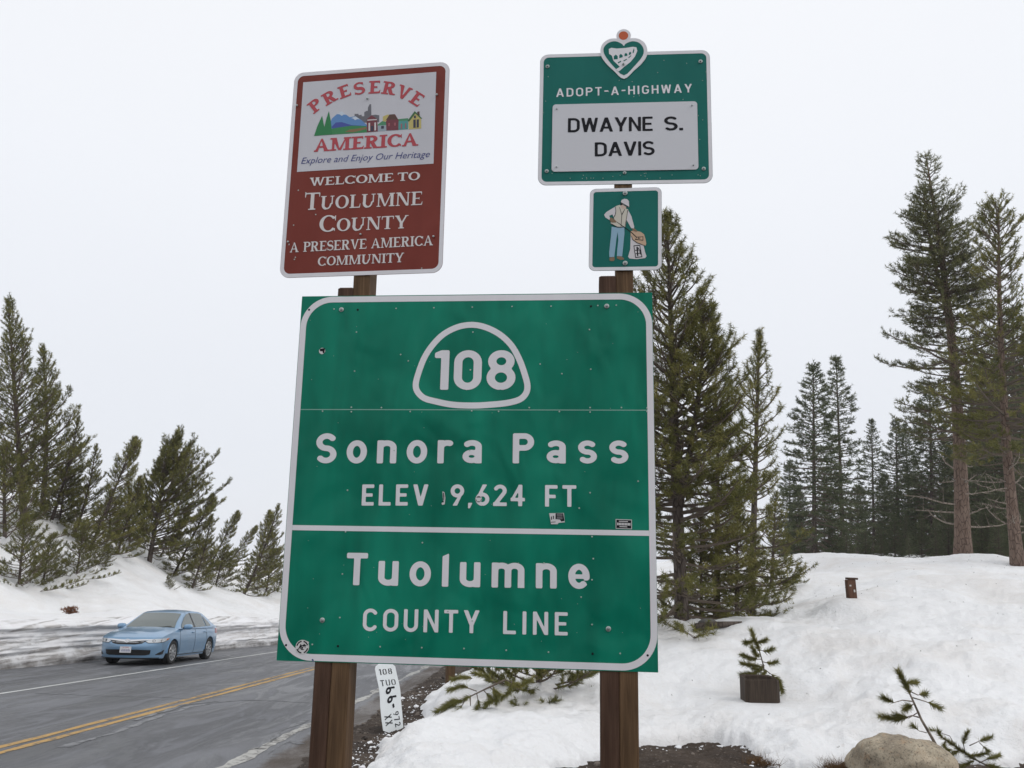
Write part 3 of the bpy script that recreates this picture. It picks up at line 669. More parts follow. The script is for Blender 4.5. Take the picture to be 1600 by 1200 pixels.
class Sign:
    """a vertical plate; u runs right, v up, n towards the viewer"""
    def __init__(s, name, corners, Yr, label, cat='sign', crop=None, on=None):
        TL, TR, BR_, BL = corners; q = [ray(*p) for p in corners]; q = [a/a[1] for a in q]
        ratio = (q[1][2]-q[2][2])/(q[0][2]-q[3][2])
        s.bl = CAMPOS+q[3]*Yr*ratio; s.br = CAMPOS+q[2]*Yr; s.tl = CAMPOS+q[0]*Yr*ratio
        s.u = unit(s.br-s.bl); s.v = unit((s.tl-s.bl)-s.u*((s.tl-s.bl)@s.u)); s.n = np.cross(s.u, s.v)
        s.W = np.linalg.norm(s.br-s.bl); s.H = (s.tl-s.bl)@s.v
        # rigid rectangle that fits the four measured corners best
        R0 = np.array([s.u, s.v, s.n]).T; tgt = np.array(corners, float).ravel(); c0_ = s.bl.copy()
        def build(p):
            th_ = np.linalg.norm(p[:3])+1e-12; k_ = p[:3]/th_; K_ = np.array([[0, -k_[2], k_[1]], [k_[2], 0, -k_[0]], [-k_[1], k_[0], 0]])
            Q = (np.eye(3)+math.sin(th_)*K_+(1-math.cos(th_))*K_@K_)@R0; return Q, c0_+np.array([p[3], 0, p[4]]), p[5], p[6]
        def proj(p):
            Q, o_, w_, h_ = build(p); r_ = []
            for a, b in ((0, h_), (w_, h_), (w_, 0), (0, 0)):
                c = RW.T@(o_+Q[:, 0]*a+Q[:, 1]*b-CAMPOS); r_ += [800+F_PX*c[0]/c[2], 600+F_PX*c[1]/c[2]]
            return np.array(r_)
        p = np.array([1e-4, 1e-4, 1e-4, 0, 0, s.W, s.H])
        for _ in range(12):
            f0 = proj(p); J = np.array([(proj(p+np.eye(7)[k]*1e-5)-f0)/1e-5 for k in range(7)]).T
            A_ = np.vstack([J, np.diag([25, 25, 3, 0.1, 0.1, 0.1, 0.1])]); b_ = np.concatenate([tgt-f0, -p*np.array([25, 25, 3, 0, 0, 0, 0])])
            p = p+np.linalg.lstsq(A_, b_, rcond=None)[0]
        Q, s.bl, s.W, s.H = build(p); s.u, s.v, s.n = Q[:, 0], Q[:, 1], Q[:, 2]
        if on:                                      # rest against the front face of its post
            k_ = min((((np.array([*c, s.bl[2]+s.H/2]))-CAMPOS)@s.n+0.006)/((s.bl-CAMPOS)@s.n) for c in on)
            s.bl = CAMPOS+(s.bl-CAMPOS)*k_; s.W *= k_; s.H *= k_
        M_ = np.eye(4); M_[:3, 0] = s.u; M_[:3, 1] = -s.n; M_[:3, 2] = s.v; M_[:3, 3] = s.bl
        s.root = empty(name, None, Matrix(M_.tolist())); tag(s.root, label, cat); s.crop = crop
    def uv(s, x, y):
        if s.crop: x, y = s.crop[0]+x/s.crop[2], s.crop[1]+y/s.crop[2]
        d_ = ray(x, y); t = ((s.bl-CAMPOS)@s.n)/(d_@s.n); p = CAMPOS+d_*t-s.bl; return np.array([p@s.u, p@s.v])
    def flat(s, name, V2, Fs, n_, m_, parent=None):
        mb_ = MB(); mb_.add([(p[0], -n_, p[1]) for p in V2], Fs)
        me = bpy.data.meshes.new(name); me.from_pydata(mb_.V, [], mb_.F); me.materials.append(m_); me.update()
        o = link(name, me, parent or s.root); return o
    def plate(s, name, u0, v0, u1, v1, r, n0, n1, m_, edge=None):
        P = rrect(u0, v0, u1, v1, r); k = len(P); mb_ = MB()
        mb_.add([(p[0], -n1, p[1]) for p in P]+[(p[0], -n0, p[1]) for p in P], [tuple(range(k)), tuple(range(2*k-1, k-1, -1))]+[(i, i+k, (i+1) % k+k, (i+1) % k) for i in range(k)])
        o = mb_.build(name, m_, s.root)
        if edge:
            o.data.materials.append(edge)
            for p in o.data.polygons:
                if len(p.vertices) == 4 or p.normal.y > 0.5: p.material_index = 1
        return o
    def ring(s, name, A, B, n_, m_):
        k = len(A); return s.flat(name, list(A)+list(B), [(i, (i+1) % k, (i+1) % k+k, i+k) for i in range(k)], n_, m_)
    def text(s, txt, p0, p1, cap, font='g', a=0.19, b_=0.0, m_=WHITE, n_=0.002, name='lettering', track=None, cell=0.035, small=None, xs_=1.0, crop=True):
        """txt from photo point p0 to p1 (left and right end of its base line), capital height cap metres"""
        A = s.uv(*p0) if crop else np.array(p0); B = s.uv(*p1) if crop else np.array(p1)
        e_ = B-A; Lh = np.linalg.norm(e_); e_ /= Lh; f_ = np.array([-e_[1], e_[0]])
        it = []; big = True
        for c in txt:
            if c == ' ': it.append((None, 0.5, 1.0)); big = True; continue
            sc = 1.0
            if small and c != '"':
                sc = 1.0 if big else small; big = False
            g = glyph(font, c, a, b_, cell); it.append((g, g[2]*xs_, sc))
        if track is not None:
            gw = sum(w_*sc for g, w_, sc in it if g)*cap; rest = Lh-track*cap*(len(it)-1)-0.35*cap*sum(1 for g, _, _ in it if not g)
            k_ = rest/gw; xs_ *= k_; it = [(g, w_*k_ if g else 0.35, sc) for g, w_, sc in it]
        wsum = sum(w_*sc for _, w_, sc in it)*cap
        tr = (Lh-wsum)/max(1, len(it)-1); fx_ = 1.0
        if tr < -0.02*cap: fx_ = Lh/(wsum+0.02*cap*len(it)); tr = 0.02*cap*fx_
        V = []; Fs = []; x_ = 0.0
        for g, w_, sc in it:
            if g:
                o = s.flat('letter', [A+e_*(x_+v[0]*xs_*cap*sc*fx_)+f_*v[1]*cap*sc for v in g[0]], g[1], n_, m_)
            x_ += w_*cap*sc*fx_+tr
        return o
    def poly(s, name, pts, n_, m_, crop=True, parent=None):
        P = [s.uv(*p) for p in pts] if crop else pts
        b = bmesh.new(); vs_ = [b.verts.new((p[0], -n_, p[1])) for p in P]; f = b.faces.new(vs_)
        f.normal_update()
        if f.normal.y > 0: f.normal_flip()
        bmesh.ops.triangulate(b, faces=b.faces); me = bpy.data.meshes.new(name); b.to_mesh(me); b.free(); me.materials.append(m_)
        return link(name, me, parent or s.root)
    def polys(s, name, items, n_, m_, crop=True):
        """several outlines, each its own piece"""
        if len(items) > 1:
            for k, it in enumerate(items): o = s.polys(name, [it], n_+k*2e-5, m_, crop)
            return o
        b = bmesh.new()
        for k, pts in enumerate(items):
            P = [s.uv(*p) for p in pts] if crop else pts
            vs_ = [b.verts.new((p[0], -n_-k*2e-5, p[1])) for p in P]; f = b.faces.new(vs_); f.normal_update()
            if f.normal.y > 0: f.normal_flip()
        bmesh.ops.triangulate(b, faces=b.faces); me = bpy.data.meshes.new(name); b.to_mesh(me); b.free(); me.materials.append(m_)
        return link(name, me, s.root)
    def shape(s, name, prims, n_, m_, cell, cuts=()):
        V, Fs = shape_mesh(prims, cell, cuts); return s.flat(name, V, Fs, n_, m_)
    def bolt(s, p, r=0.011, wash=True, n0=0.0025):
        c_ = s.uv(*p); mb_ = MB()
        o = None
        if wash:
            mb_.lathe([(0, 0), (r, 0), (r, -0.002), (r*0.85, -0.003), (0, -0.003)], (c_[0], -n0, c_[1]), 'y', 16)
            o = mb_.build('washer', WASH, s.root, True)
        mb2 = MB(); mb2.lathe([(r*.55, 0), (r*.55, -0.006), (r*.4, -0.0085), (0, -0.009)], (c_[0], -n0-0.002, c_[1]), 'y', 6 if wash else 12)
        return mb2.build('bolt', BOLT if wash else WASH, s.root)
def rrect(u0, v0, u1, v1, r, n_=8):
    P = []
    for cx, cy, a in ((u1-r, v0+r, -90), (u1-r, v1-r, 0), (u0+r, v1-r, 90), (u0+r, v0+r, 180)):
        P += [(cx+r*math.cos(R(a+90*i/n_)), cy+r*math.sin(R(a+90*i/n_))) for i in range(n_+1)]
    return P
def dots(sg, name, pts, r, n_, m_, crop=False):
    mb_ = MB()
    for p in pts:
        c_ = sg.uv(*p) if not crop else p; mb_.lathe([(r, 0.0012), (r*.8, -0.0008), (0, -0.0014)], (c_[0], -n_, c_[1]), 'y', 8)
    return mb_.build(name, m_, sg.root)

# ------------------------------------------------------------------ the large green sign
BG = Sign('road_sign', [(472, 463), (1019, 457), (1029, 1051), (432, 1032)], 4.0,
          'large square green highway sign with white border, route shield and pass name on two posts')
seam = (BG.uv(467, 640.5)[1]+BG.uv(1022, 640.5)[1])/2
BG.plate('panel', 0, seam+0.0022, BG.W, BG.H, 0.003, -0.003, 0, GREEN, ALU)
BG.plate('panel', 0.0, 0, BG.W-0.001, seam-0.0006, 0.003, -0.003, 0, GREEN, ALU)
BG.poly('seam_strip', [(0.001, seam-.0016), (BG.W-.001, seam-.0016), (BG.W-.001, seam+.0024), (0.001, seam+.0024)], 0.0005, mat('bare_seam', (0.22, 0.40, 0.34), 0.5), crop=False)
bw, br = 0.031, 0.165
BG.ring('border', rrect(0.002, 0.004, BG.W-0.002, BG.H-0.004, br, 14), rrect(0.002+bw, 0.004+bw, BG.W-0.002-bw, BG.H-0.004-bw, br-bw, 14), 0.0008, WHITE)
dl, dr = BG.uv(455, 825.5), BG.uv(1019, 832)
dv = (dl[1]+dr[1])/2
BG.poly('divider', [(0.0335, dv-.0125), (BG.W-.0335, dv-.0125), (BG.W-.0335, dv+.0125), (0.0335, dv+.0125)], 0.0011, WHITE, crop=False)
# route shield outline: a rounded spade
shp = [(737, 503), (760, 507), (784, 519), (803, 537), (816, 560), (825, 585), (829, 603), (826, 617), (815, 628), (795, 634), (768, 637), (737, 638.5), (706, 637), (680, 632), (660, 626), (648, 614), (645, 600), (650, 580), (659, 557), (672, 537), (690, 519), (713, 507)]
S2 = [BG.uv(*p) for p in shp]; S2 = np.array(S2)
def smooth_loop(P, k=5):
    n_ = len(P); o_ = []
    for i in range(n_):
        p0, p1, p2, p3 = P[i-1], P[i], P[(i+1) % n_], P[(i+2) % n_]
        for t in np.arange(k)/k:
            o_.append(0.5*((2*p1)+(p2-p0)*t+(2*p0-5*p1+4*p2-p3)*t*t+(-p0+3*p1-3*p2+p3)*t**3))
    return np.array(o_)
O1 = smooth_loop(S2); T_ = np.roll(O1, -1, 0)-np.roll(O1, 1, 0); T_ /= np.linalg.norm(T_, axis=1)[:, None]
I1 = O1+np.stack([T_[:, 1], -T_[:, 0]], 1)*0.031
if abs((np.roll(I1, -1, 0)-I1)).sum() > abs((np.roll(O1, -1, 0)-O1)).sum(): I1 = O1-np.stack([T_[:, 1], -T_[:, 0]], 1)*0.031
BG.ring('shield', O1, I1, 0.0011, WHITE)
def cap_of(sg, a, b): return abs(sg.uv(*a)[1]-sg.uv(*b)[1])
BG.text('108', (677.5, 609), (805, 609.5), cap_of(BG, (740, 547), (740, 609)), a=0.178, n_=0.0012, xs_=1.15)
BG.text('Sonora', (492.5, 724), (752.5, 724), cap_of(BG, (510, 677), (510, 724)), a=0.185, n_=0.0012, xs_=1.14)
BG.text('Pass', (801, 724), (982, 724.5), cap_of(BG, (810, 677), (810, 724)), a=0.185, n_=0.0012, xs_=1.14)
c_ = cap_of(BG, (580, 757), (580, 790))
BG.text('ELEV', (565, 790), (669, 790), c_, a=0.175, n_=0.0012, xs_=1.08)
BG.text('9,624', (703.5, 790), (820, 791), c_, a=0.175, n_=0.0012, xs_=1.08)
BG.text('FT', (851.5, 791.5), (900.5, 792), c_, a=0.175, n_=0.0012, xs_=1.08)
BG.text('Tuolumne', (540, 914), (921.5, 920.5), cap_of(BG, (560, 864), (560, 914.5)), a=0.18, n_=0.0012, xs_=1.14)
c_ = cap_of(BG, (600, 951.5), (600, 987))
BG.text('COUNTY', (566.5, 986), (749, 989.5), c_, a=0.160, n_=0.0012, xs_=1.07)
BG.text('LINE', (786, 990.5), (887, 993), c_, a=0.160, n_=0.0012, xs_=1.07)
for p in [(533.7, 484), (948, 478.6), (503.9, 969), (950.6, 982.6)]: BG.bolt(p, 0.0125, n0=0.0022)
rv = [(522, 483), (619, 482), (678, 481), (738, 480), (800, 479), (861, 478.5), (934, 477.5), (963, 477), (557, 519), (554, 580), (626, 554), (638, 564), (739, 519), (921, 515), (923, 577), (844, 569), (735, 578), (878, 584),
      (549, 636.5), (596, 637), (504, 642.5), (549, 643.5), (641, 643), (737, 642), (827, 637), (922, 637), (971, 637), (1011, 637.5), (779, 643), (874, 643), (922, 644), (1011, 643), (543, 766), (922, 770), (905, 794), (997, 752), (540, 831), (925, 838.5), (927, 873), (925, 906), (908, 933),
      (535, 897), (531, 965), (925, 976), (488, 1007), (594, 1010.5), (659, 1012), (725, 1013.5), (791, 1016), (857, 1019), (969, 1021), (734, 704), (700, 955), (738, 970), (616, 704), (660, 848), (850, 880)]
dots(BG, 'rivet', rv, 0.0042, 0.0016, RIVET)['kind'] = 'stuff'
rng = random.Random(5)
dots(BG, 'chip', [(rng.uniform(480, 1010), rng.uniform(475, 1020)) for _ in range(48)], 0.0014, 0.0014, RIVET)['kind'] = 'stuff'
dots(BG, 'hole', [(559, 484), (923.5, 478.5), (528, 1009.5), (926, 1021.5), (483, 484), (1012, 1024), (447, 1008)], 0.006, 0.0016, BLACK)['kind'] = 'stuff'
PALE = flat('sticker_paper', (0.62, 0.62, 0.62)); GREYI = flat('grey_ink', (0.20, 0.20, 0.21))
def disc(sg, p, r, name, m_, n_, crop=True):
    c_ = sg.uv(*p) if crop else p
    return sg.poly(name, [(c_[0]+r*math.cos(2*math.pi*k/24), c_[1]+r*math.sin(2*math.pi*k/24)) for k in range(24)], n_, m_, crop=False)
# stickers
disc(BG, (503.5, 548.5), 0.0165, 'sticker', PALE, 0.0020); BG.polys('sticker_print', [[(500, 545), (508, 544), (507, 552), (505, 552), (504, 549), (500, 549)]], 0.0024, BLACK)
disc(BG, (748, 780), 0.0165, 'sticker', PALE, 0.0020); disc(BG, (748, 780), 0.0145, 'sticker_print', BLACK, 0.0023)
BG.poly('sticker_print', [(743, 777.5), (753, 777.5), (750.5, 783.5), (745.5, 783.5)], 0.0026, PALE)
BG.polys('sticker_print', [[(691.5, 768), (694.5, 769), (696, 778), (695, 788), (691, 789), (690, 786), (693, 784), (692, 776)]], 0.0020, PALE)
BG.polys('sticker_print', [[(692.4, 770), (693.6, 769.5), (694.5, 776), (694, 782), (693.2, 782)], [(691, 783), (693.5, 783), (693.5, 785), (691, 785)]], 0.0024, BLACK)
BG.poly('sticker', [(858, 802), (881, 801.5), (882.5, 816), (873, 817), (871, 819), (861, 819), (860, 812)], 0.0020, PALE)
BG.polys('sticker_print', [[(868, 802), (880, 802), (882, 814), (877, 815), (875, 812), (868, 811)], [(861, 807), (862.5, 807), (862.5, 812), (861, 812)], [(864, 806), (865.5, 806), (865.5, 811), (864, 811)], [(861, 815.5), (868, 815), (868, 816), (861, 816.5)]], 0.0024, BLACK)
BG.polys('sticker_print', [[(870, 803+k*2.4), (879, 802.6+k*2.4), (879, 803.9+k*2.4), (870, 804.3+k*2.4)] for k in range(4)], 0.0027, GREYI)
BG.poly('sticker', [(962, 811), (987.3, 812), (987.3, 827), (962, 826)], 0.0020, PALE)
BG.poly('sticker_print', [(963, 812), (986.3, 813), (986.3, 826), (963, 825)], 0.0023, BLACK)
BG.polys('sticker_print', [[(967, 813.8), (981, 814.4), (981, 815.6), (967, 815)], [(968, 822.2), (980, 822.7), (980, 823.9), (968, 823.4)]], 0.0026, PALE)
BG.polys('sticker_print', [[(964.4+k*2.35, 816.6+k*.09), (966.2+k*2.35, 816.7+k*.09), (966.2+k*2.35, 820.7+k*.09), (964.4+k*2.35, 820.6+k*.09)] for k in range(9)], 0.0026, PALE)
# round badge sticker with a hand-drawn letter ring
c0 = BG.uv(472.5, 1011)
disc(BG, c0, 0.0335, 'sticker', PALE, 0.0020, False); BG.polys('sticker', [[(461.5, 1015), (467, 1012), (470, 1018), (464, 1020)], [(478, 1001), (483, 1003), (481, 1009), (477, 1008)]], 0.0019, PALE)
cc = [('L', arc(c0[0], c0[1], 0.027, 0.027, a, a+b_, 8), 0.006) for a, b_ in ((20, 60), (100, 70), (200, 65), (290, 60))]
cc += [('L', [(c0[0]-.018, c0[1]-.012), (c0[0]-.008, c0[1]+.012), (c0[0], c0[1]-.008), (c0[0]+.008, c0[1]+.013), (c0[0]+.019, c0[1]+.006)], 0.0045), ('L', arc(c0[0]+.003, c0[1]-.002, .012, .010, 0, 300, 10), 0.004)]
BG.shape('sticker_print', cc, 0.0024, BLACK, 0.0011)
BG.polys('sticker_print', [[(487, 1030), (489.5, 1029.5), (491, 1033.5), (489, 1034)]], 0.0022, flat('blue_chip', (0.05, 0.10, 0.2)))

# ------------------------------------------------------------------ the four posts behind the signs
yaw = math.atan2(BG.u[1], BG.u[0])
POSTS = []
def post(name, px, py, side_px, w_, dep, ztop, label, m_, zb=-0.9):
    """front left edge seen at px on the back of the big sign"""
    d_ = ray(px, py); pl = BG.bl - BG.n*0.0045; t = ((pl-CAMPOS)@BG.n)/(d_@BG.n); p = CAMPOS+d_*t
    M_ = Matrix.Translation(Vector((p[0], p[1], 0))) @ Matrix.Rotation(yaw, 4, 'Z')
    mb_ = MB(); mb_.box((0, 0, zb), (w_, dep, ztop), ch=0.006)
    mb_.V = [((x_+0.003*math.sin(z_*3)), y_, z_) for x_, y_, z_ in mb_.V]
    o = mb_.build(name, m_); o.matrix_world = M_; tag(o, label, 'post'); c1 = M_ @ Vector((w_, 0, 0)); POSTS.append([(p[0], p[1]), (c1.x, c1.y)]); return o
zt = lambda x_, y_, Y_=4.17: at(x_, y_, Y_)[2]
GZ = -0.55
po = post('sign_post', 491, 1040, 0, .0835, .140, zt(536, 450), 'short dark weathered post, left one of the pair under the big sign\'s left end', OLDWOOD)
post('sign_post', 518, 1040, 0, .089, .140, zt(570, 200), 'tall brown timber post carrying the brown county sign', NEWWOOD)
post('sign_post', 937.5, 1045, 0, .089, .140, zt(948, 444.5), 'short dark weathered post, left one of the pair under the big sign\'s right end', OLDWOOD)
post('sign_post', 967.2, 1045, 0, .089, .140, zt(976, 150), 'tall brown timber post carrying the heart topped sign and the small pictogram', NEWWOOD)

# ------------------------------------------------------------------ brown county sign
CB = Sign('county_sign', [(461, 115), (702, 95.5), (692, 427), (436, 433.5)], 4.09,
          'brown rectangular county welcome sign with a white picture panel, upper left', crop=(420, 80, 3.2433), on=POSTS[1])
CB.plate('plate', 0, 0, CB.W, CB.H, 0.055, -0.003, 0, BROWN, ALU)
CB.ring('border', rrect(.001, .001, CB.W-.001, CB.H-.001, 0.054, 8), rrect(.022, .022, CB.W-.022, CB.H-.022, 0.036, 8), 0.0008, WHITE)
WPAN = sheet_mat('white_panel_print', (0.56, 0.56, 0.60), 0.04, 0.4, 0.1)
CB.poly('picture_panel', [(175, 158), (849, 105), (835, 570), (143, 612)], 0.0008, WPAN)
def qb(u, v):                                     # helper in panel space: u 0..1, v 0..1 from top left
    A, B, C_, D_ = [np.array(p, float) for p in [(175, 158), (849, 105), (835, 570), (143, 612)]]
    return tuple((A*(1-u)+B*u)*(1-v)+(D_*(1-u)+C_*u)*v)
# arched word
A0, A1 = np.array([262., 312.]), np.array([744., 282.]); 
word = 'PRESERVE'; 
pts = [(262, 308), (322, 268), (388, 238), (455, 223), (523, 218), (600, 218), (665, 240), (728, 275)]
pts = [(252, 302), (322, 262), (392, 234), (460, 221), (535, 215), (602, 220), (668, 240), (730, 270)]
V = []; Fs = []
cap = cap_of(CB, (500, 160), (500, 219))*1.0
for i, ch in enumerate(word):
    g = glyph('s', ch, 0.20, 0.13)
    p_ = CB.uv(*pts[i]); q0 = CB.uv(*pts[max(0, i-1)]); q1 = CB.uv(*pts[min(7, i+1)])
    an = {0: 38, 1: 29, 2: 18, 3: 7, 4: -1, 5: -11, 6: -24, 7: -36}[i]
    an = math.radians(an); wdt = g[2]*1.0; b0 = len(V)
    for v in g[0]:
        x_ = (v[0]-wdt/2)*cap*1.40; y_ = (v[1])*cap*1.08
        V.append((p_[0]+x_*math.cos(an)-y_*math.sin(an), p_[1]+x_*math.sin(an)+y_*math.cos(an)))
    Fs += [[k+b0 for k in f] for f in g[1]]
CB.flat('lettering', V, Fs, 0.0022, REDP)
CB.text('AMERICA', (229, 511), (757, 479), cap_of(CB, (500, 430), (500, 495)), 's', 0.20, 0.13, REDP, 0.0022, track=0.02)
# pictures in the panel
for nm, col, n_, items in [
    ('picture_skyline', (0.13, 0.13, 0.15), .0012, [[(435, 345), (435, 318), (455, 318), (456, 325), (470, 322), (472, 330), (484, 330), (484, 310), (495, 303), (502, 303), (503, 285), (512, 268), (519, 270), (520, 325), (540, 322), (560, 325), (560, 360), (435, 365)]]),
    ('picture_mountain', (0.10, 0.24, 0.50), .0014, [[(300, 385), (322, 340), (345, 320), (370, 305), (392, 322), (410, 335), (440, 330), (470, 350), (498, 375), (498, 395), (300, 400)]]),
    ('picture_snowcap', (0.55, 0.62, 0.70), .0016, [[(345, 320), (370, 305), (392, 322), (380, 322), (370, 328), (358, 320)], [(418, 340), (440, 331), (462, 346), (448, 345), (438, 350), (428, 342)]]),
    ('picture_hill', (0.045, 0.07, 0.32), .0016, [[(318, 385), (340, 362), (370, 360), (420, 375), (470, 378), (440, 392), (330, 400)]]),
    ('picture_meadow', (0.03, 0.22, 0.07), .0018, [[(310, 424), (312, 395), (350, 388), (420, 378), (495, 380), (497, 412)]]),
    ('picture_field', (0.22, 0.14, 0.06), .0020, [[(385, 410), (410, 398), (450, 393), (496, 385), (496, 395), (430, 412)]]),
    ('picture_tree', (0.012, 0.19, 0.055), .0022, [[(230, 430), (247, 380), (271, 328), (282, 385), (292, 345), (305, 305), (314, 350), (322, 423)]]),
    ('picture_house', (0.16, 0.03, 0.045), .0020, [[(497, 345), (522, 325), (550, 345), (553, 407), (497, 412)], [(594, 358), (612, 322), (640, 320), (658, 350), (657, 400), (597, 403)]]),
    ('picture_house', (0.06, 0.24, 0.12), .0018, [[(553, 372), (575, 355), (597, 360), (598, 375), (553, 378)], [(655, 345), (706, 340), (708, 352), (655, 356)]]),
    ('picture_house', (0.30, 0.37, 0.42), .0018, [[(553, 378), (598, 375), (598, 404), (553, 406)]]),
    ('picture_house', (0.07, 0.28, 0.27), .0018, [[(657, 356), (706, 352), (706, 396), (657, 399)]]),
    ('picture_house', (0.50, 0.42, 0.14), .0016, [[(578, 332), (600, 322), (630, 322), (612, 356), (578, 357)], [(708, 350), (740, 306), (772, 340), (773, 392), (710, 397)]]),
    ('picture_roof', (0.05, 0.14, 0.05), .0022, [[(703, 354), (740, 304), (747, 312), (712, 358)], [(740, 304), (778, 342), (772, 344), (738, 312)]]),
    ('picture_roof', (0.09, 0.04, 0.03), .0022, [[(594, 350), (612, 322), (636, 320), (655, 346)], [(752, 308), (764, 306), (765, 328), (754, 322)]]),
    ('picture_window', (0.62, 0.60, 0.60), .0024, [[(506, 365), (514, 364), (514, 404), (506, 405)], [(536, 363), (544, 362), (544, 402), (536, 403)], [(500, 348), (548, 345), (548, 350), (500, 353)]]),
    ('picture_window', (0.03, 0.03, 0.06), .0024, [[(518, 380), (531, 379), (531, 406), (518, 407)], [(570, 380), (584, 379), (584, 393), (570, 394)], [(733, 348), (745, 347), (745, 388), (733, 389)], [(750, 347), (761, 346), (761, 387), (750, 388)], [(736, 328), (746, 327), (746, 340), (736, 341)]]),
    ('picture_window', (0.35, 0.10, 0.12), .0024, [[(606, 366), (614, 365), (614, 380), (606, 381)], [(636, 364), (644, 363), (644, 378), (636, 379)], [(670, 368), (676, 368), (676, 394), (670, 394)], [(692, 366), (697, 366), (697, 392), (692, 392)]])]:
    CB.polys(nm, items, n_, flat('print_%d_%d_%d' % tuple(int(v*100) for v in col), col))
WT2 = flat('cream_lettering', (0.66, 0.63, 0.62))
CB.text('WELCOME TO', (206, 684), (766, 653), cap_of(CB, (480, 625), (480, 667)), 's', 0.17, 0.10, WT2, 0.0020, track=0.06)
CB.text('TUOLUMNE', (180, 806), (779, 779), cap_of(CB, (210, 719), (210, 805)), 's', 0.17, 0.07, WT2, 0.0020, small=0.77, track=0.05)
CB.text('COUNTY', (255, 918), (705, 897), cap_of(CB, (290, 833), (290, 917)), 's', 0.17, 0.07, WT2, 0.0020, small=0.77, track=0.05)
CB.text('"A PRESERVE AMERICA', (98, 1021), (832, 984), cap_of(CB, (450, 953), (450, 1003)), 's', 0.17, 0.085, WT2, 0.0020, track=0.05)
CB.text('COMMUNITY', (248, 1089), (684, 1069), cap_of(CB, (450, 1033), (450, 1080)), 's', 0.17, 0.085, WT2, 0.0020, track=0.05)
def builtin_text(sg, txt, p0, p1, cap, m_, n_, shear=0.0, bold=0.0, xs_=1.0, name='lettering'):
    cu = bpy.data.curves.new('t', 'FONT'); cu.body = txt; cu.shear = shear; cu.size = 1; cu.offset = bold; cu.resolution_u = 3
    o = bpy.data.objects.new('t', cu); COL.objects.link(o); bpy.context.view_layer.update()
    me = bpy.data.meshes.new_from_object(o.evaluated_get(bpy.context.evaluated_depsgraph_get())); bpy.data.objects.remove(o); bpy.data.curves.remove(cu)
    n_v = len(me.vertices); V = np.zeros(n_v*3); me.vertices.foreach_get('co', V); V = V.reshape(-1, 3)
    lo, hi = V[:, 0].min(), V[:, 0].max(); A, B = sg.uv(*p0), sg.uv(*p1); e_ = B-A; Lh = np.linalg.norm(e_); e_ /= Lh; f_ = np.array([-e_[1], e_[0]])
    sx = Lh/(hi-lo); sy = cap/0.73
    P = A+np.outer((V[:, 0]-lo)*sx, e_)+np.outer(V[:, 1]*sy, f_)
    F_ = [list(p.vertices) for p in me.polygons]; nrm = me.polygons[0].normal.z
    if nrm < 0: F_ = [f[::-1] for f in F_]
    return sg.flat(name, P, F_, n_, m_)
builtin_text(CB, 'Explore and Enjoy Our Heritage', (164, 572), (816, 537), cap_of(CB, (480, 526), (480, 560)), BLUEP, 0.0022, 0.28, -0.004)
for p in [(145, 278), (853, 223), (500, 242), (467, 930), (100, 968), (836, 941)]: CB.bolt(p, 0.010, wash=False, n0=0.002)
dots(CB, 'rivet', [(238, 828), (150, 705), (188, 718), (183, 1009), (775, 1100), (135, 1045), (126, 882), (130, 1055)], 0.004, 0.0016, RIVET)['kind'] = 'stuff'

# ------------------------------------------------------------------ adopt a highway sign
AD = Sign('adoption_sign', [(844, 86), (1109, 77.5), (1114, 286.5), (840.5, 289)], 3.95,
          'wide green sign topped by a heart emblem, with a white name plate', crop=(820, 30, 4.4452), on=POSTS[3])
AD.plate('plate', 0, 0, AD.W, AD.H, 0.045, -0.003, 0, GREEN2, ALU)
AD.ring('border', rrect(.001, .001, AD.W-.001, AD.H-.001, 0.045, 8), rrect(.019, .019, AD.W-.019, AD.H-.019, 0.028, 8), 0.0008, WHITE)
AD.text('ADOPT-A-HIGHWAY', (218, 541), (1162, 509), cap_of(AD, (690, 467), (690, 526))*1.0, a=0.150, n_=0.0012, xs_=1.16)
PW = flat('white_painted_plate', (0.58, 0.585, 0.62), 0.4)
A_, B_ = AD.uv(186, 1062), AD.uv(1196, 573)
AD.plate('name_plate', A_[0], A_[1], B_[0], B_[1], 0.018, 0.002, 0.005, PW)
AD.text('DWAYNE', (299, 790), (888, 779), cap_of(AD, (600, 686), (600, 785)), a=0.155, m_=BLACK, n_=0.0060, track=0.09)
AD.text('S.', (968, 778), (1099, 775), cap_of(AD, (1010, 678), (1010, 776)), a=0.155, m_=BLACK, n_=0.0060, track=0.09)
AD.text('DAVIS', (486, 957), (902, 947), cap_of(AD, (700, 853), (700, 951)), a=0.155, m_=BLACK, n_=0.0060, track=0.09)
hp = [(688, 160), (712, 142), (745, 135), (790, 140), (832, 168), (851, 215), (845, 262), (812, 310), (760, 358), (688, 417), (615, 358), (565, 310), (532, 262), (525, 215), (542, 172), (585, 142), (630, 137), (665, 143)]
HB = smooth_loop(np.array([AD.uv(*p) for p in hp]), 4)
mbx = MB(); k_ = len(HB); mbx.add([(p[0], -0.0045, p[1]) for p in HB]+[(p[0], -0.0015, p[1]) for p in HB], [tuple(range(k_)), tuple(range(2*k_-1, k_-1, -1))]+[(i, i+k_, (i+1) % k_+k_, (i+1) % k_) for i in range(k_)])
em = mbx.build('emblem_plate', WHITE, AD.root)
hc = AD.uv(688, 262); HI = np.array([hc+(p-hc)*np.array([0.86, 0.83])+np.array([0, 0.000]) for p in HB])
notch = [AD.uv(*p) for p in [(688, 190), (700, 174), (745, 157), (790, 166), (818, 195), (826, 228), (812, 268), (760, 330), (688, 393), (615, 330), (565, 268), (547, 228), (552, 195), (585, 166), (630, 157), (672, 174)]]
AD.poly('emblem_print', list(smooth_loop(np.array(notch), 3)), 0.0052, GREEN2, crop=False)
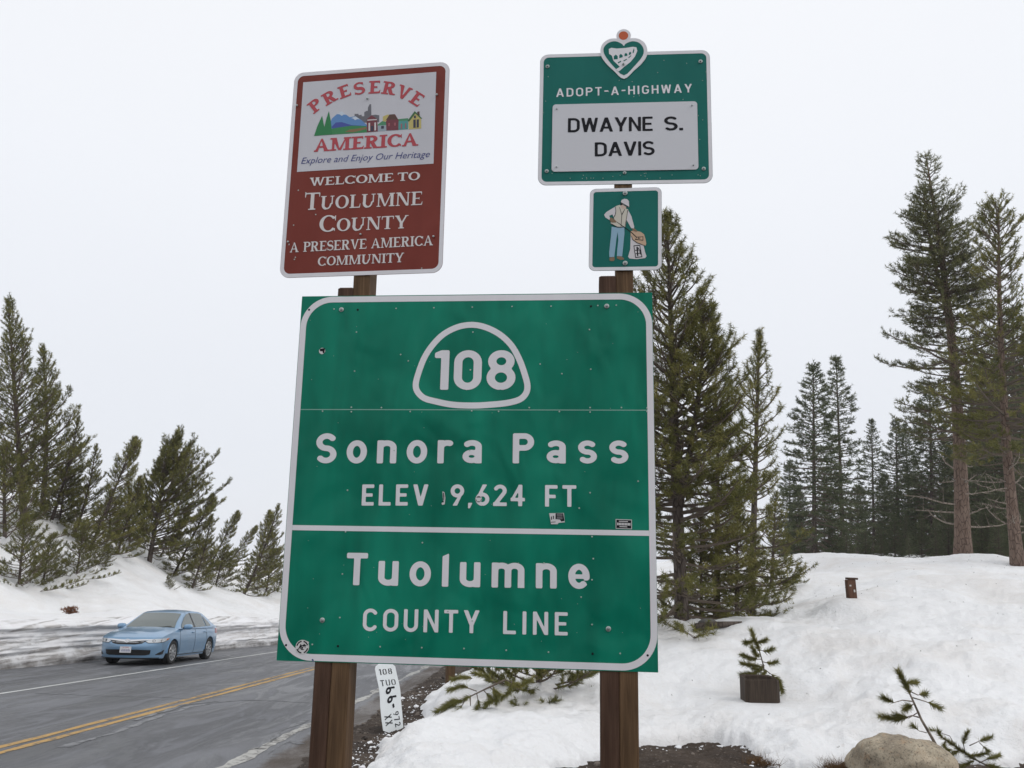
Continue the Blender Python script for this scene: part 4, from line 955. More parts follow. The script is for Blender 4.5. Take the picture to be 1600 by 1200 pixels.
AD.polys('emblem_print', [[(583, 212), (600, 203), (640, 208), (700, 204), (750, 196), (775, 200), (781, 225), (765, 262), (735, 300), (690, 335), (652, 368), (632, 352), (660, 335), (615, 292), (605, 258), (585, 245)]], 0.0058, WHITE)
AD.polys('emblem_print', [[(618, 284), (618, 262), (632, 250), (645, 262), (645, 282)], [(656, 275), (656, 255), (667, 245), (679, 256), (679, 268)], [(692, 262), (693, 246), (702, 238), (712, 246), (712, 258)], [(722, 254), (723, 238), (731, 230), (738, 236), (738, 248)], [(748, 240), (752, 220), (758, 205), (760, 222), (756, 238)],
       [(645, 305), (668, 292), (670, 298), (650, 312)], [(684, 292), (708, 279), (709, 285), (688, 298)], [(718, 270), (738, 254), (739, 260), (722, 275)]], 0.0064, GREEN2)
rc = AD.uv(686, 118); kk = [(rc[0]+.039*math.cos(a*math.pi/16), rc[1]+.039*math.sin(a*math.pi/16)) for a in range(32)]
mbx = MB(); mbx.add([(p[0], -0.0048, p[1]) for p in kk]+[(p[0], -0.0018, p[1]) for p in kk], [tuple(range(32)), tuple(range(63, 31, -1))]+[(i, i+32, (i+1) % 32+32, (i+1) % 32) for i in range(32)])
mbx.build('emblem_plate', WHITE, AD.root)
disc(AD, (685, 118), 0.0255, 'emblem_print', flat('orange_print', (0.50, 0.085, 0.018)), 0.0055)
for p in [(158, 330), (1220, 295), (152, 1057), (1242, 1040)]: AD.bolt(p, 0.0105, n0=0.0016)
AD.bolt((685, 318), 0.008, n0=0.0075)
for p in [(222, 628), (1160, 603), (220, 1030), (1170, 1018)]: AD.bolt(p, 0.0065, wash=False, n0=0.0045)
AD.bolt((693, 1068), 0.009, n0=0.0012)
rng = random.Random(3)
dots(AD, 'rivet', [(rng.uniform(140, 1260), rng.choice([rng.uniform(280, 560), rng.uniform(1070, 1110)])) for _ in range(34)]+[(130, 650), (145, 570), (1205, 670), (1215, 835), (1235, 700)], 0.0022, 0.0012, RIVET)['kind'] = 'stuff'

# ------------------------------------------------------------------ small litter picker sign
LP = Sign('litter_sign', [(922, 295.5), (1033.5, 292), (1034.5, 422), (919.5, 423)], 4.0,
          'small green pictogram sign of a worker bagging litter, under the wide green sign', crop=(900, 280, 6.3187), on=POSTS[3])
LP.plate('plate', 0, 0, LP.W, LP.H, 0.032, -0.003, 0, GREEN2, ALU)
LP.ring('border', rrect(.001, .001, LP.W-.001, LP.H-.001, 0.032, 8), rrect(.0185, .0185, LP.W-.0185, LP.H-.0185, 0.015, 8), 0.0008, WHITE)
P_SH = flat('print_shirt', (0.60, 0.58, 0.60)); P_VE = flat('print_vest', (0.56, 0.53, 0.45)); P_JE = flat('print_jeans', (0.24, 0.40, 0.52)); P_SK = flat('print_skin', (0.55, 0.42, 0.35))
P_BR = flat('print_glove', (0.20, 0.13, 0.07)); P_TN = flat('print_tan', (0.52, 0.36, 0.24))
def lp(nm, m_, n_, items): return LP.polys(nm, items, n_, m_)
lp('figure_jeans', P_JE, .0012, [[(352, 470), (412, 478), (416, 500), (400, 580), (388, 680), (378, 768), (330, 770), (328, 720), (336, 640), (346, 560)], [(414, 478), (478, 476), (478, 540), (468, 640), (456, 762), (404, 760), (408, 690), (418, 600), (412, 530)]])
lp('figure_boots', P_BR, .0016, [[(332, 774), (378, 770), (382, 790), (374, 808), (345, 810), (330, 800)], [(404, 764), (446, 762), (474, 782), (474, 794), (440, 798), (404, 782)]])
lp('figure_shirt', P_SH, .0014, [[(392, 270), (350, 295), (300, 325), (278, 352), (290, 378), (330, 404), (338, 388), (328, 362), (360, 348), (370, 375), (395, 330)], [(505, 300), (520, 315), (548, 370), (575, 470), (572, 486), (545, 485), (515, 430), (498, 400)]])
lp('figure_vest', P_VE, .0018, [[(392, 268), (430, 255), (480, 285), (515, 300), (510, 345), (488, 470), (440, 478), (410, 474), (345, 440), (343, 425), (380, 400), (372, 380), (395, 340)]])
lp('figure_line', BLACK, .0024, [[(428, 280), (432, 278), (452, 345), (480, 298), (484, 300), (455, 356), (447, 470), (442, 470), (450, 352)], [(388, 275), (393, 275), (396, 320), (388, 360), (370, 385), (368, 380), (384, 355), (391, 318)], [(508, 305), (513, 306), (506, 350), (486, 470), (482, 468), (502, 350)], [(345, 442), (350, 440), (408, 470), (440, 474), (470, 470), (470, 475), (436, 480), (406, 476)]])
lp('figure_face', P_SK, .0020, [[(440, 262), (456, 250), (498, 276), (490, 292), (472, 300), (444, 284)]])
lp('figure_line', BLACK, .0022, [[(438, 238), (445, 222), (454, 238), (462, 250), (454, 256), (440, 262)]])
lp('figure_helmet', P_SH, .0026, [[(444, 222), (452, 206), (478, 195), (505, 198), (522, 218), (525, 272), (516, 280), (470, 252), (448, 236)]])
lp('figure_line', BLACK, .0028, [[(446, 234), (448, 231), (520, 272), (520, 277), (512, 277)]])
lp('figure_glove', P_BR, .0026, [[(335, 384), (352, 380), (384, 402), (400, 420), (392, 430), (352, 430), (335, 412)], [(556, 488), (576, 486), (604, 512), (600, 522), (560, 508)]])
lp('bag_print', P_SH, .0012, [[(540, 535), (600, 560), (668, 620), (668, 660), (682, 720), (696, 762), (682, 780), (600, 790), (528, 784), (514, 766), (536, 690)]])
lp('bag_print', P_TN, .0016, [[(540, 515), (570, 506), (640, 522), (672, 545), (688, 600), (694, 640), (682, 660), (600, 628), (556, 590), (540, 555)]])
lp('figure_line', BLACK, .0022, [[(398, 424), (402, 420), (470, 466), (548, 522), (600, 570), (664, 566), (664, 608), (620, 602), (580, 600), (596, 578), (545, 530), (466, 472)]])
lp('bag_print', P_TN, .0024, [[(606, 576), (658, 572), (658, 600), (622, 596), (590, 592)]])
lp('figure_line', BLACK, .0026, [[(610, 580), (618, 574), (622, 584), (634, 576), (636, 582), (620, 592), (612, 588)], [(545, 560), (549, 560), (562, 596), (604, 626), (680, 655), (678, 659), (600, 632), (558, 600)]])
lp('bag_label', BLACK, .0022, [[(568, 655), (632, 650), (655, 770), (586, 778)]])
lp('bag_label', P_SH, .0026, [[(576, 664), (626, 660), (646, 764), (592, 770)]])
lp('bag_label', BLACK, .0030, [[(583, 700), (634, 694), (636, 703), (585, 708)], [(596, 672), (610, 668), (616, 760), (604, 762)], [(626, 700), (634, 698), (640, 750), (630, 740)], [(586, 735), (640, 728), (641, 734), (588, 741)], [(612, 676), (622, 680), (626, 690), (612, 690)]])
for p in [(485, 141), (485, 832)]: LP.bolt(p, 0.0125, n0=0.0034)

# ------------------------------------------------------------------ post mile paddle
MMY = 11.7
ML = Sign('milepost_marker', [(586, 1035), (618, 1035), (632, 1143), (598, 1146)], MMY, 'bent white post mile paddle with stencilled black route numbers, standing at the snow edge', 'road marker', crop=(440, 1000, 5.0))
pp = [(735, 200), (750, 186), (862, 186), (886, 200), (907, 325), (926, 450), (942, 570), (950, 690), (938, 706), (850, 724), (808, 726), (792, 708), (777, 600), (762, 460), (743, 330), (728, 225)]
PTS = [ML.uv(*p) for p in pp]
def bend(p): return 0.018*math.exp(-((p[1]-0.55)/0.16)**2)
V = []; nr = 26
vmin, vmax = min(p[1] for p in PTS), max(p[1] for p in PTS)
def xat(v):
    xs_ = []
    for a, b in zip(PTS, PTS[1:]+PTS[:1]):
        if (a[1]-v)*(b[1]-v) < 0: xs_.append(a[0]+(b[0]-a[0])*(v-a[1])/(b[1]-a[1]))
    return min(xs_), max(xs_)
PAD = flat('white_paddle_enamel', (0.74, 0.78, 0.80), 0.35)
mb_ = MB(); rows = []
for i in range(nr+1):
    v = vmin+0.002+(vmax-vmin-0.004)*i/nr; a, b = xat(v); rows.append([(a+(b-a)*j/4, v) for j in range(5)])
mb_.grid([[(p[0], -bend(p)-0.002, p[1]) for p in r_] for r_ in rows]); mb_.grid([[(p[0], -bend(p), p[1]) for p in r_] for r_ in rows])
mb_.build('paddle', PAD, ML.root, True)
def mtext(txt, o_, e_, cap, wid, a, gap):
    """stencil print; o_ origin px, e_ px direction end of the base line"""
    A, B = ML.uv(*o_), ML.uv(*e_); d_ = B-A; Lh = np.linalg.norm(d_); d_ /= Lh; f_ = np.array([-d_[1], d_[0]])
    gs = [glyph('g', ch, a, gap, 0.03) for ch in txt]; tot = sum(g[2] for g in gs)+0.25*(len(gs)-1); k = Lh/tot; x_ = 0; V = []; Fs = []
    for g in gs:
        b0 = len(V)
        for v in g[0]:
            q = A+d_*(x_+v[0])*k+f_*v[1]*cap; V.append((q[0], -bend(q)-0.0045, q[1]))
        Fs += [[i+b0 for i in f] for f in g[1]]; x_ += g[2]+0.25
    me = bpy.data.meshes.new('lettering'); me.from_pydata([tuple(map(float, v)) for v in V], [], Fs); me.materials.append(BLACK); link('lettering', me, ML.root)
hh = lambda a, b: np.linalg.norm(ML.uv(*a)-ML.uv(*b))
mtext('108', (762, 276), (862, 266), hh((800, 230), (800, 275)), 0, 0.15, 0.10)
mtext('TUO', (766, 366), (884, 352), hh((800, 315), (800, 362)), 0, 0.14, 0.12)
mtext('66-', (797, 388), (838, 558), hh((795, 440), (870, 434)), 0, 0.20, 0)
mtext('XX', (800, 596), (813, 676), hh((800, 640), (856, 634)), 0, 0.15, 0)
mtext('972', (868, 570), (888, 684), hh((868, 610), (912, 606)), 0, 0.15, 0.04)
mb_ = MB(); q0, q1 = ML.uv(800, 230), ML.uv(880, 760)
mb_.tube([(q0[0]+.05, 0.02, q0[1]), (q1[0], 0.02, q1[1]-.05)], 0.016, 6); mb_.build('stake', flat('galvanised_steel', (0.3, 0.31, 0.31), 0.5), ML.root)

# ------------------------------------------------------------------ trees
def norm_rows(v): return v/np.maximum(np.linalg.norm(v, axis=1), 1e-9)[:, None]
def sticks(A, B, r0, r1):
    """three-sided tapered twigs from A to B"""
    d_ = norm_rows(B-A); h_ = np.where(np.abs(d_[:, 2:3]) > 0.9, np.array([[1., 0, 0]]), np.array([[0, 0, 1.]]))
    p = norm_rows(np.cross(d_, h_)); q = np.cross(d_, p); V = []
    for k in range(3):
        a = 2*math.pi*k/3; o_ = p*math.cos(a)+q*math.sin(a); V.append(A+o_*r0[:, None]); V.append(B+o_*r1[:, None])
    V = np.stack(V, 1).reshape(-1, 3); b = (np.arange(len(A))*6)[:, None]
    return V, np.concatenate([b+np.array([[0, 2, 3, 1]]), b+np.array([[2, 4, 5, 3]]), b+np.array([[4, 0, 1, 5]])])
def needles(rs, P, D, tl, nl, nw, K, spread=(18, 70), tint=None):
    """K needles round each shoot tip P with direction D; tl shoot length, nl needle length, nw width"""
    T = len(P); D = norm_rows(D); h_ = np.where(np.abs(D[:, 2:3]) > 0.9, np.array([[1., 0, 0]]), np.array([[0, 0, 1.]]))
    a = norm_rows(np.cross(D, h_)); b = np.cross(D, a)
    ph = rs.rand(T, K)*2*math.pi; th_ = np.radians(spread[0]+(spread[1]-spread[0])*rs.rand(T, K)); s_ = (rs.rand(T, K)-0.75)*np.broadcast_to(np.reshape(tl, (-1, 1)), (T, K))
    side = a[:, None]*np.cos(ph)[..., None]+b[:, None]*np.sin(ph)[..., None]
    dr_ = D[:, None]*np.cos(th_)[..., None]+side*np.sin(th_)[..., None]
    o_ = P[:, None]+D[:, None]*s_[..., None]; ln = nl*(0.7+0.5*rs.rand(T, K))[..., None]
    w_ = np.cross(dr_, rs.randn(T, K, 3)); w_ /= np.linalg.norm(w_, axis=2)[..., None]; w_ *= nw/2
    V = np.stack([o_-w_, o_+w_, o_+dr_*ln], 2).reshape(-1, 3)
    tn = (rs.rand(T)*0.6+0.2 if tint is None else tint)
    tn = np.repeat(np.clip(tn[:, None]+0.28*(rs.rand(T, K)-0.5), 0, 1).ravel(), 3)
    return V, np.arange(T*K*3).reshape(-1, 3), tn
def ground_path(H, lean, bow, n_=14, x0=0.0):
    return [Vector((lean[0]*t*H+bow[0]*math.sin(t*math.pi)*H, lean[1]*t*H+bow[1]*math.sin(t*math.pi)*H, -0.3+(H+0.3)*t)) for t in [i/n_ for i in range(n_+1)]]
TRIS = 0
def pine(seed, H, R0, tr, cb=0.08, nbr=90, prof=None, e_lo=-8, e_hi=50, curl=25, tw=0.55, twd=7.0, tuft=0.13, nl=0.07, nw=0.006, K=22, lean=(0, 0), bow=(0, 0),
         wind=None, wk=0.5, up=0.35, start=0.3, dead=0, bark=BARK, need=NEED, second=None, flatp=0.25, sag=0, tufts_along=3, gap=0.0, tint0=0.35, spread=(18, 82)):
    """a conifer at the origin: returns list of (name, mesh) parts"""
    rs = np.random.RandomState(seed); rd_ = random.Random(seed)
    mbt = MB(); stems = [(ground_path(H, lean, bow), tr, cb, 1.0)]
    if second:                                      # a second leader from part way up
        f_, dx, dy, hh_ = second; base = stems[0][0][int(f_*14)]
        stems.append(([base+Vector((dx*math.sin(t*math.pi/2), dy*math.sin(t*math.pi/2), 0))*1.0+Vector((lean[0]*H*hh_*t, lean[1]*H*hh_*t, H*hh_*t)) for t in [i/9 for i in range(10)]], tr*(1-f_)*0.8, 0.02, 0.75))
    prof = prof or (lambda t: (1-t)**0.8*0.95+0.06)
    SA, SB, S0, S1 = [], [], [], []; TP, TD, TT = [], [], []; LB = MB()
    for (path, r_, cb_, sc) in stems:
        n_ = len(path)-1; L_ = (path[-1]-path[0]).length
        mbt.tube(path, [r_*(1-(i/n_))**0.85*(1.0+0.35*math.exp(-i*1.6))+0.012 for i in range(n_+1)], 9)
        nb_ = int(nbr*sc)
        for i in range(nb_):
            t = cb_+(1-cb_)*((i+rd_.random()*0.8)/nb_)**0.92; t = min(t, 0.995)
            tt = (t-cb_)/(1-cb_)
            az = i*2.399+rd_.uniform(-.5, .5)
            if rd_.random() < gap: continue
            q = t*n_; k = min(int(q), n_-1); o_ = path[k].lerp(path[k+1], q-k)
            rr = R0*sc*prof(tt)*rd_.uniform(0.62, 1.12)
            if wind is not None:
                c_ = math.cos(az-wind); rr *= (1+wk*c_)
                az = az-0.45*wk*math.sin(az-wind)
            if rr < 0.05: rr = 0.05
            el = R(e_lo+(e_hi-e_lo)*tt+rd_.uniform(-9, 9)); nseg = 6; p = Vector(o_); pts_ = [p.copy()]
            for sgm in range(nseg):
                f_ = sgm/nseg; ee = el+R(curl)*f_*f_-R(sag)*math.sin(f_*math.pi)
                dv_ = Vector((math.cos(az)*math.cos(ee), math.sin(az)*math.cos(ee), math.sin(ee)))
                p = p+dv_*(rr/nseg); pts_.append(p.copy()); az += rd_.uniform(-.12, .12)
            rb = min(r_*0.34, 0.012+rr*0.016)
            LB.tube(pts_, [rb*(1-0.85*j/nseg)+0.003 for j in range(nseg+1)], 4, False)
            btint = tint0+0.35*rd_.random()
            # shoots
            nt = max(2, int(rr*twd))
            for j in range(nt):
                f_ = start+(1-start)*(j+rd_.random())/nt; x_ = f_*nseg; kk_ = min(int(x_), nseg-1)
                po_ = pts_[kk_].lerp(pts_[kk_+1], x_-kk_); bd = (pts_[kk_+1]-pts_[kk_]).normalized()
                sd = bd.cross(Vector((0, 0, 1))).normalized()*(1 if j % 2 else -1)
                dr_ = (bd*rd_.uniform(.45, 1.0)+sd*rd_.uniform(.35, 1.0)+Vector((0, 0, up+flatp*rd_.uniform(-1, 1)))).normalized()
                tl = tw*(0.35+0.65*(1-f_))*min(1.0, rr*0.7)*rd_.uniform(.5, 1.1)+tuft*0.5
                e2 = po_+dr_*tl; SA.append(po_); SB.append(e2); S0.append(0.004+tl*0.010); S1.append(0.0025)
                na = max(1, int(tufts_along*tl/tw+0.7))
                for a in range(na):
                    g_ = 1-a/(na+0.3)*0.8; pp_ = po_.lerp(e2, g_)
                    d2 = dr_ if a == 0 else (dr_+Vector((rd_.uniform(-1, 1), rd_.uniform(-1, 1), rd_.uniform(-.2, .9)))*0.8).normalized()
                    if a:
                        TP.append(pp_+d2*tuft*0.7); SA.append(pp_); SB.append(pp_+d2*tuft*0.7); S0.append(0.004); S1.append(0.002)
                    else: TP.append(pp_)
                    TD.append(d2+Vector((0, 0, 0.15))); TT.append(btint+rd_.uniform(-.2, .25))
            TP.append(pts_[-1]); TD.append((pts_[-1]-pts_[-2]).normalized()); TT.append(btint)
        for a in range(5):
            TP.append(path[-1]-Vector((0, 0, a*tuft*0.7))); TD.append(Vector((rd_.uniform(-.3, .3), rd_.uniform(-.3, .3), 1))); TT.append(.5)
    f = lambda a: np.array([tuple(v) for v in a], float)
    V, Fq, tn = needles(rs, f(TP), f(TD), tuft, nl, nw*1.35, int(K*1.25), spread, tint=np.array(TT)); global TRIS; TRIS += len(Fq)
    crown = mesh_np('crown', V, Fq, need, attr={'tint': tn}, obj=False)
    V2, F2 = sticks(f(SA), f(SB), np.array(S0), np.array(S1)); nv = len(LB.V); V3 = np.concatenate([np.array(LB.V), V2]); 
    wood = mesh_np('boughs', V3, [np.array(LB.F), F2+nv], TWIG, obj=False)
    me = bpy.data.meshes.new('trunk'); me.from_pydata(mbt.V, [], mbt.F); me.polygons.foreach_set('use_smooth', [True]*len(me.polygons)); me.materials.append(bark); me.update()
    parts = [('trunk', me, 0), ('crown', crown, 0), ('bough', wood, 1)]
    for k in range(dead):
        t = (cb*0.35+0.65*cb*rd_.random()); q = t*14; kk_ = int(q); path = stems[0][0]; o_ = path[kk_].lerp(path[kk_+1], q-kk_)
        az = rd_.uniform(0, 6.28); el = rd_.uniform(-.35, .4); p = Vector(o_); pts_ = [p.copy()]; ln = rd_.uniform(.25, .8)*R0
        for s_ in range(6):
            p = p+Vector((math.cos(az)*math.cos(el), math.sin(az)*math.cos(el), math.sin(el)))*ln/6; el += rd_.uniform(-.15, .28); az += rd_.uniform(-.3, .3); pts_.append(p.copy())
        mb_ = MB(); mb_.tube(pts_, [tr*0.13*(1-j/7)+0.006 for j in range(7)], 5)
        for a in range(4):
            b_ = pts_[2+a]; d_ = Vector((rd_.uniform(-1, 1), rd_.uniform(-1, 1), rd_.uniform(-.4, .9))).normalized(); mb_.tube([b_, b_+d_*ln*.14, b_+d_*ln*.28+Vector((0, 0, .03))], [.010, .007, .003], 4)
        m2 = bpy.data.meshes.new('dead_branch'); m2.from_pydata(mb_.V, [], mb_.F); m2.materials.append(DEADW); m2.update(); parts.append(('dead_branch', m2, 0))
    return parts, H
def plant(proto, base, px_top=None, label='', cat='tree', group=None, rz=0.0, sc=None, name='pine_tree', lean=None):
    """stand a tree at base; scaled so that its tip reaches the height seen at px_top"""
    parts, H = proto
    if sc is None: sc = (at(px_top[0], px_top[1], base[1])[2]-base[2])/H
    tilt = 0.0
    if px_top is not None:
        tv = [v for v in parts[0][1].vertices]; top = max(tv, key=lambda v: v.co.z).co; own = top.x*math.cos(rz)-top.y*math.sin(rz)
        tilt = math.atan2(at(px_top[0], px_top[1], base[1])[0]-base[0], H*sc)-math.atan2(own, H)
    r = empty(name, base); r.matrix_world = Matrix.Translation(Vector([float(c) for c in base])) @ Matrix.Rotation(tilt, 4, 'Y') @ Matrix.Rotation(rz, 4, 'Z') @ Matrix.Scale(sc, 4); tag(r, label, cat, group)
    prev = None
    for nm, me, lv in parts:
        o = link(nm, me, prev if lv else r)
        if nm == 'crown': prev = o
    return r
def on_snow(px, py, Y, dz=0.0):
    p = at(px, py, Y); return np.array([p[0], p[1], snow_z(p[0], p[1])+dz])
def on_hill(px, py, Y, dz=0.0):
    p = at(px, py, Y); return np.array([p[0], p[1], hill_z(p[0], p[1])+dz])

# right: the stand beside the sign
A1_ = pine(1, 8.0, 2.3, 0.12, cb=0.03, nbr=175, prof=lambda t: (1-t)**0.62*(0.62+0.38*math.sin(min(1, t*2.2+.35)*math.pi/2)), e_lo=-12, e_hi=52, curl=40, tw=.6, twd=7.5, tuft=.19, nl=.10, nw=.0085, K=36, spread=(25, 105), tufts_along=2, lean=(-.02, 0), second=(0.35, .62, -.1, .50), tint0=.33)
plant(A1_, on_snow(1066, 962, 17.5), (1043, 338), 'tall double topped olive pine directly right of the big sign', rz=0.0)
A2_ = pine(2, 6.0, 1.9, 0.10, cb=0.02, nbr=120, e_lo=-15, e_hi=50, curl=40, tw=.65, twd=7, tuft=.19, nl=.10, nw=.0085, K=34, spread=(25, 105), tufts_along=2, gap=.08, tint0=.28)
plant(A2_, on_snow(1118, 938, 19.5), (1122, 640), 'dense dark middle pine between the double topped pine and the slim gappy one', rz=1.0)
B1_ = pine(3, 7.0, 1.6, 0.09, cb=0.04, nbr=98, prof=lambda t: (1-t)**0.6*(0.80+0.28*math.sin(t*11)), e_lo=-8, e_hi=55, curl=45, tw=.6, twd=6.5, tuft=.20, nl=.10, nw=.009, K=38, spread=(25, 105), tufts_along=2, gap=.12, dead=4, tint0=.40, lean=(.01, 0))
plant(B1_, on_snow(1172, 925, 20.5), (1187, 516), 'slim gappy pine with separate tufted boughs, second spire right of the big sign', rz=0.6)
C1_ = pine(4, 4.2, 1.55, 0.08, cb=0.0, nbr=100, e_lo=-10, e_hi=50, curl=35, tw=.65, twd=9, tuft=.16, nl=.085, nw=.009, K=22, dead=5, tint0=.30)
plant(C1_, on_snow(1205, 905, 23.5), (1212, 770), 'low bushy pine with bare lower twigs at the foot of the slim gappy pine', rz=2.2)
plant(C1_, on_snow(1095, 950, 18.6), (1095, 800), 'low bushy pine half hidden under the double topped pine', rz=4.0)
plant(C1_, on_snow(1150, 945, 19.0), (1152, 790), 'low bushy pine filling the foot of the stand, over the fallen log', rz=1.1)
# the tall red-trunked pine
G1_ = pine(5, 14.5, 2.5, 0.25, cb=0.27, nbr=185, prof=lambda t: min(1, .62+t*2.2)*(1-t)**0.62*(0.88+0.26*math.sin(t*27)+.08), e_lo=-12, e_hi=28, curl=26, tw=.8, twd=9, tuft=.22, nl=.12, nw=.014, K=15, lean=(-.075, 0), bow=(.022, 0), second=(0.62, -.45, .1, .34), dead=11, bark=BARKR, need=NEEDG, flatp=.16, up=.18, gap=.05, tint0=.30)
plant(G1_, on_snow(1506, 886, 29.0), (1447, 243), 'tallest pine with leaning reddish bare trunk on the snow ridge at the right', rz=0.0)
H1_ = pine(6, 11.5, 2.2, 0.17, cb=0.28, nbr=160, prof=lambda t: (0.75+.3*math.sin(t*8))*(1-t)**0.5+.1, e_lo=-10, e_hi=45, curl=30, tw=.75, twd=9, tuft=.2, nl=.11, nw=.013, K=18, lean=(.004, 0), bow=(-.02, 0), dead=16, bark=BARKR, need=NEED, gap=.10, tint0=.30)
plant(H1_, on_snow(1592, 893, 25.0), (1560, 322), 'tall pine with bleached forked limbs cut off by the right edge of the photo', rz=0.3)
# firs behind
F1_ = pine(7, 12, 2.9, 0.15, cb=0.02, nbr=210, e_lo=-22, e_hi=35, curl=22, tw=.85, twd=5.5, tuft=.30, nl=.19, nw=.030, K=12, need=NEEDF, flatp=.12, up=.05, sag=8, tufts_along=2, tint0=.2)
F2_ = pine(8, 12, 2.3, 0.13, cb=0.03, nbr=190, prof=lambda t: (1-t)**0.8*(.9+.15*math.sin(t*19))+.05, e_lo=-25, e_hi=35, curl=20, tw=.8, twd=5.5, tuft=.30, nl=.19, nw=.028, K=12, need=NEEDF, flatp=.12, up=.05, sag=8, tufts_along=2, gap=.08, tint0=.25)
F3_ = pine(9, 8, 2.9, 0.14, cb=0.0, nbr=150, e_lo=-15, e_hi=40, curl=25, tw=.9, twd=5.5, tuft=.30, nl=.19, nw=.028, K=12, need=NEEDF, flatp=.2, up=.15, tufts_along=2, tint0=.2)
far = [(F1_, 1272, 872, 46, (1271, 570), 'dense slender fir, nearest and darkest of the pair left of the gap'),
       (F2_, 1318, 872, 52, (1306, 558), 'slim pale fir rising close behind the dense slender fir'),
       (F2_, 1366, 874, 60, (1362, 656), 'small pointed fir standing alone in the gap left of the tall pine'),
       (F1_, 1404, 878, 66, (1400, 657), 'left one of two close fir tips in front of the dark grove'),
       (F2_, 1424, 878, 70, (1414, 662), 'right one of two close fir tips in front of the dark grove'),
       (F1_, 1458, 880, 58, (1452, 600), 'dark fir behind the tall reddish trunk, on its left side'),
       (F2_, 1540, 880, 52, (1534, 560), 'dark fir between the tall reddish trunk and the forked pine'),
       (F1_, 1588, 880, 44, (1583, 480), 'dark fir behind the forked pine at the right edge')]
for i, (pr, a, b, Y_, tp, lb) in enumerate(far):
    plant(pr, on_snow(a, b, Y_, -.2), tp, lb, group='firs behind the snow ridge', rz=i*1.7, name='fir_tree')
rng = random.Random(21)
fill = [(1234, 60, 720), (1250, 80, 770), (1288, 66, 740), (1296, 90, 765), (1340, 75, 760), (1346, 96, 790), (1382, 82, 740), (1392, 100, 770), (1430, 88, 720), (1440, 62, 735), (1476, 72, 690), (1486, 92, 700), (1497, 50, 770), (1520, 66, 650), (1528, 48, 700), (1556, 60, 600), (1570, 72, 560), (1600, 56, 600), (1625, 50, 480), (1660, 60, 520), (1470, 54, 775), (1415, 56, 800), (1556, 42, 760), (1330, 55, 805), (1590, 40, 720), (1245, 48, 805), (1262, 52, 815), (1300, 47, 815), (1322, 44, 828), (1352, 50, 812), (1376, 46, 822), (1398, 48, 810), (1440, 45, 800), (1462, 43, 810), (1482, 44, 790), (1534, 42, 790), (1560, 38, 800), (1604, 38, 790), (1420, 42, 832)]
for i, (a, Y_, ty) in enumerate(fill):
    plant([F1_, F3_, F2_][i % 3], on_snow(a, 874, Y_, -.3), (a, ty), 'dark fir of the shadowy grove behind the snow ridge at the right', group='firs of the far grove', rz=i*2.1, name='fir_tree')

HAZE_DENSITY = 0.0003
# left hillside: pines combed over by the wind
Wd = 0.15
L4_ = pine(11, 5.6, 2.5, 0.11, cb=0.13, nbr=140, prof=lambda t: .62+.42*math.sin(min(1, t*1.25)*math.pi)-.30*t*t, e_lo=8, e_hi=62, curl=28, tw=.62, twd=9, tuft=.2, nl=.12, nw=.0135, K=18, wind=Wd, wk=.45, lean=(.05, 0), tint0=.25, dead=3)
LA_ = pine(12, 6.0, 1.6, 0.09, cb=0.05, nbr=100, e_lo=5, e_hi=60, curl=30, tw=.6, twd=9, tuft=.19, nl=.11, nw=.0125, K=18, wind=Wd, wk=.4, lean=(.22, 0), bow=(.03, 0), tint0=.28, dead=4, gap=.04)
LB_ = pine(13, 5.0, 1.7, 0.07, cb=0.03, nbr=115, prof=lambda t: (1-t)**.5*(.8+.25*math.sin(t*11)), e_lo=0, e_hi=60, curl=40, tw=.55, twd=9, tuft=.19, nl=.11, nw=.0125, K=18, wind=Wd, wk=.4, lean=(.34, 0), tint0=.35, gap=.12)
LC_ = pine(14, 3.0, 1.9, 0.06, cb=0.0, nbr=75, e_lo=0, e_hi=50, curl=35, tw=.6, twd=9, tuft=.17, nl=.10, nw=.0115, K=18, wind=Wd, wk=.3, lean=(.12, 0), tint0=.22, dead=4)
LD_ = pine(15, 11.0, 2.3, 0.16, cb=0.14, nbr=170, e_lo=5, e_hi=60, curl=28, tw=.85, twd=7.5, tuft=.23, nl=.13, nw=.0155, K=15, wind=Wd, wk=.4, lean=(.06, 0), tint0=.22, dead=6)
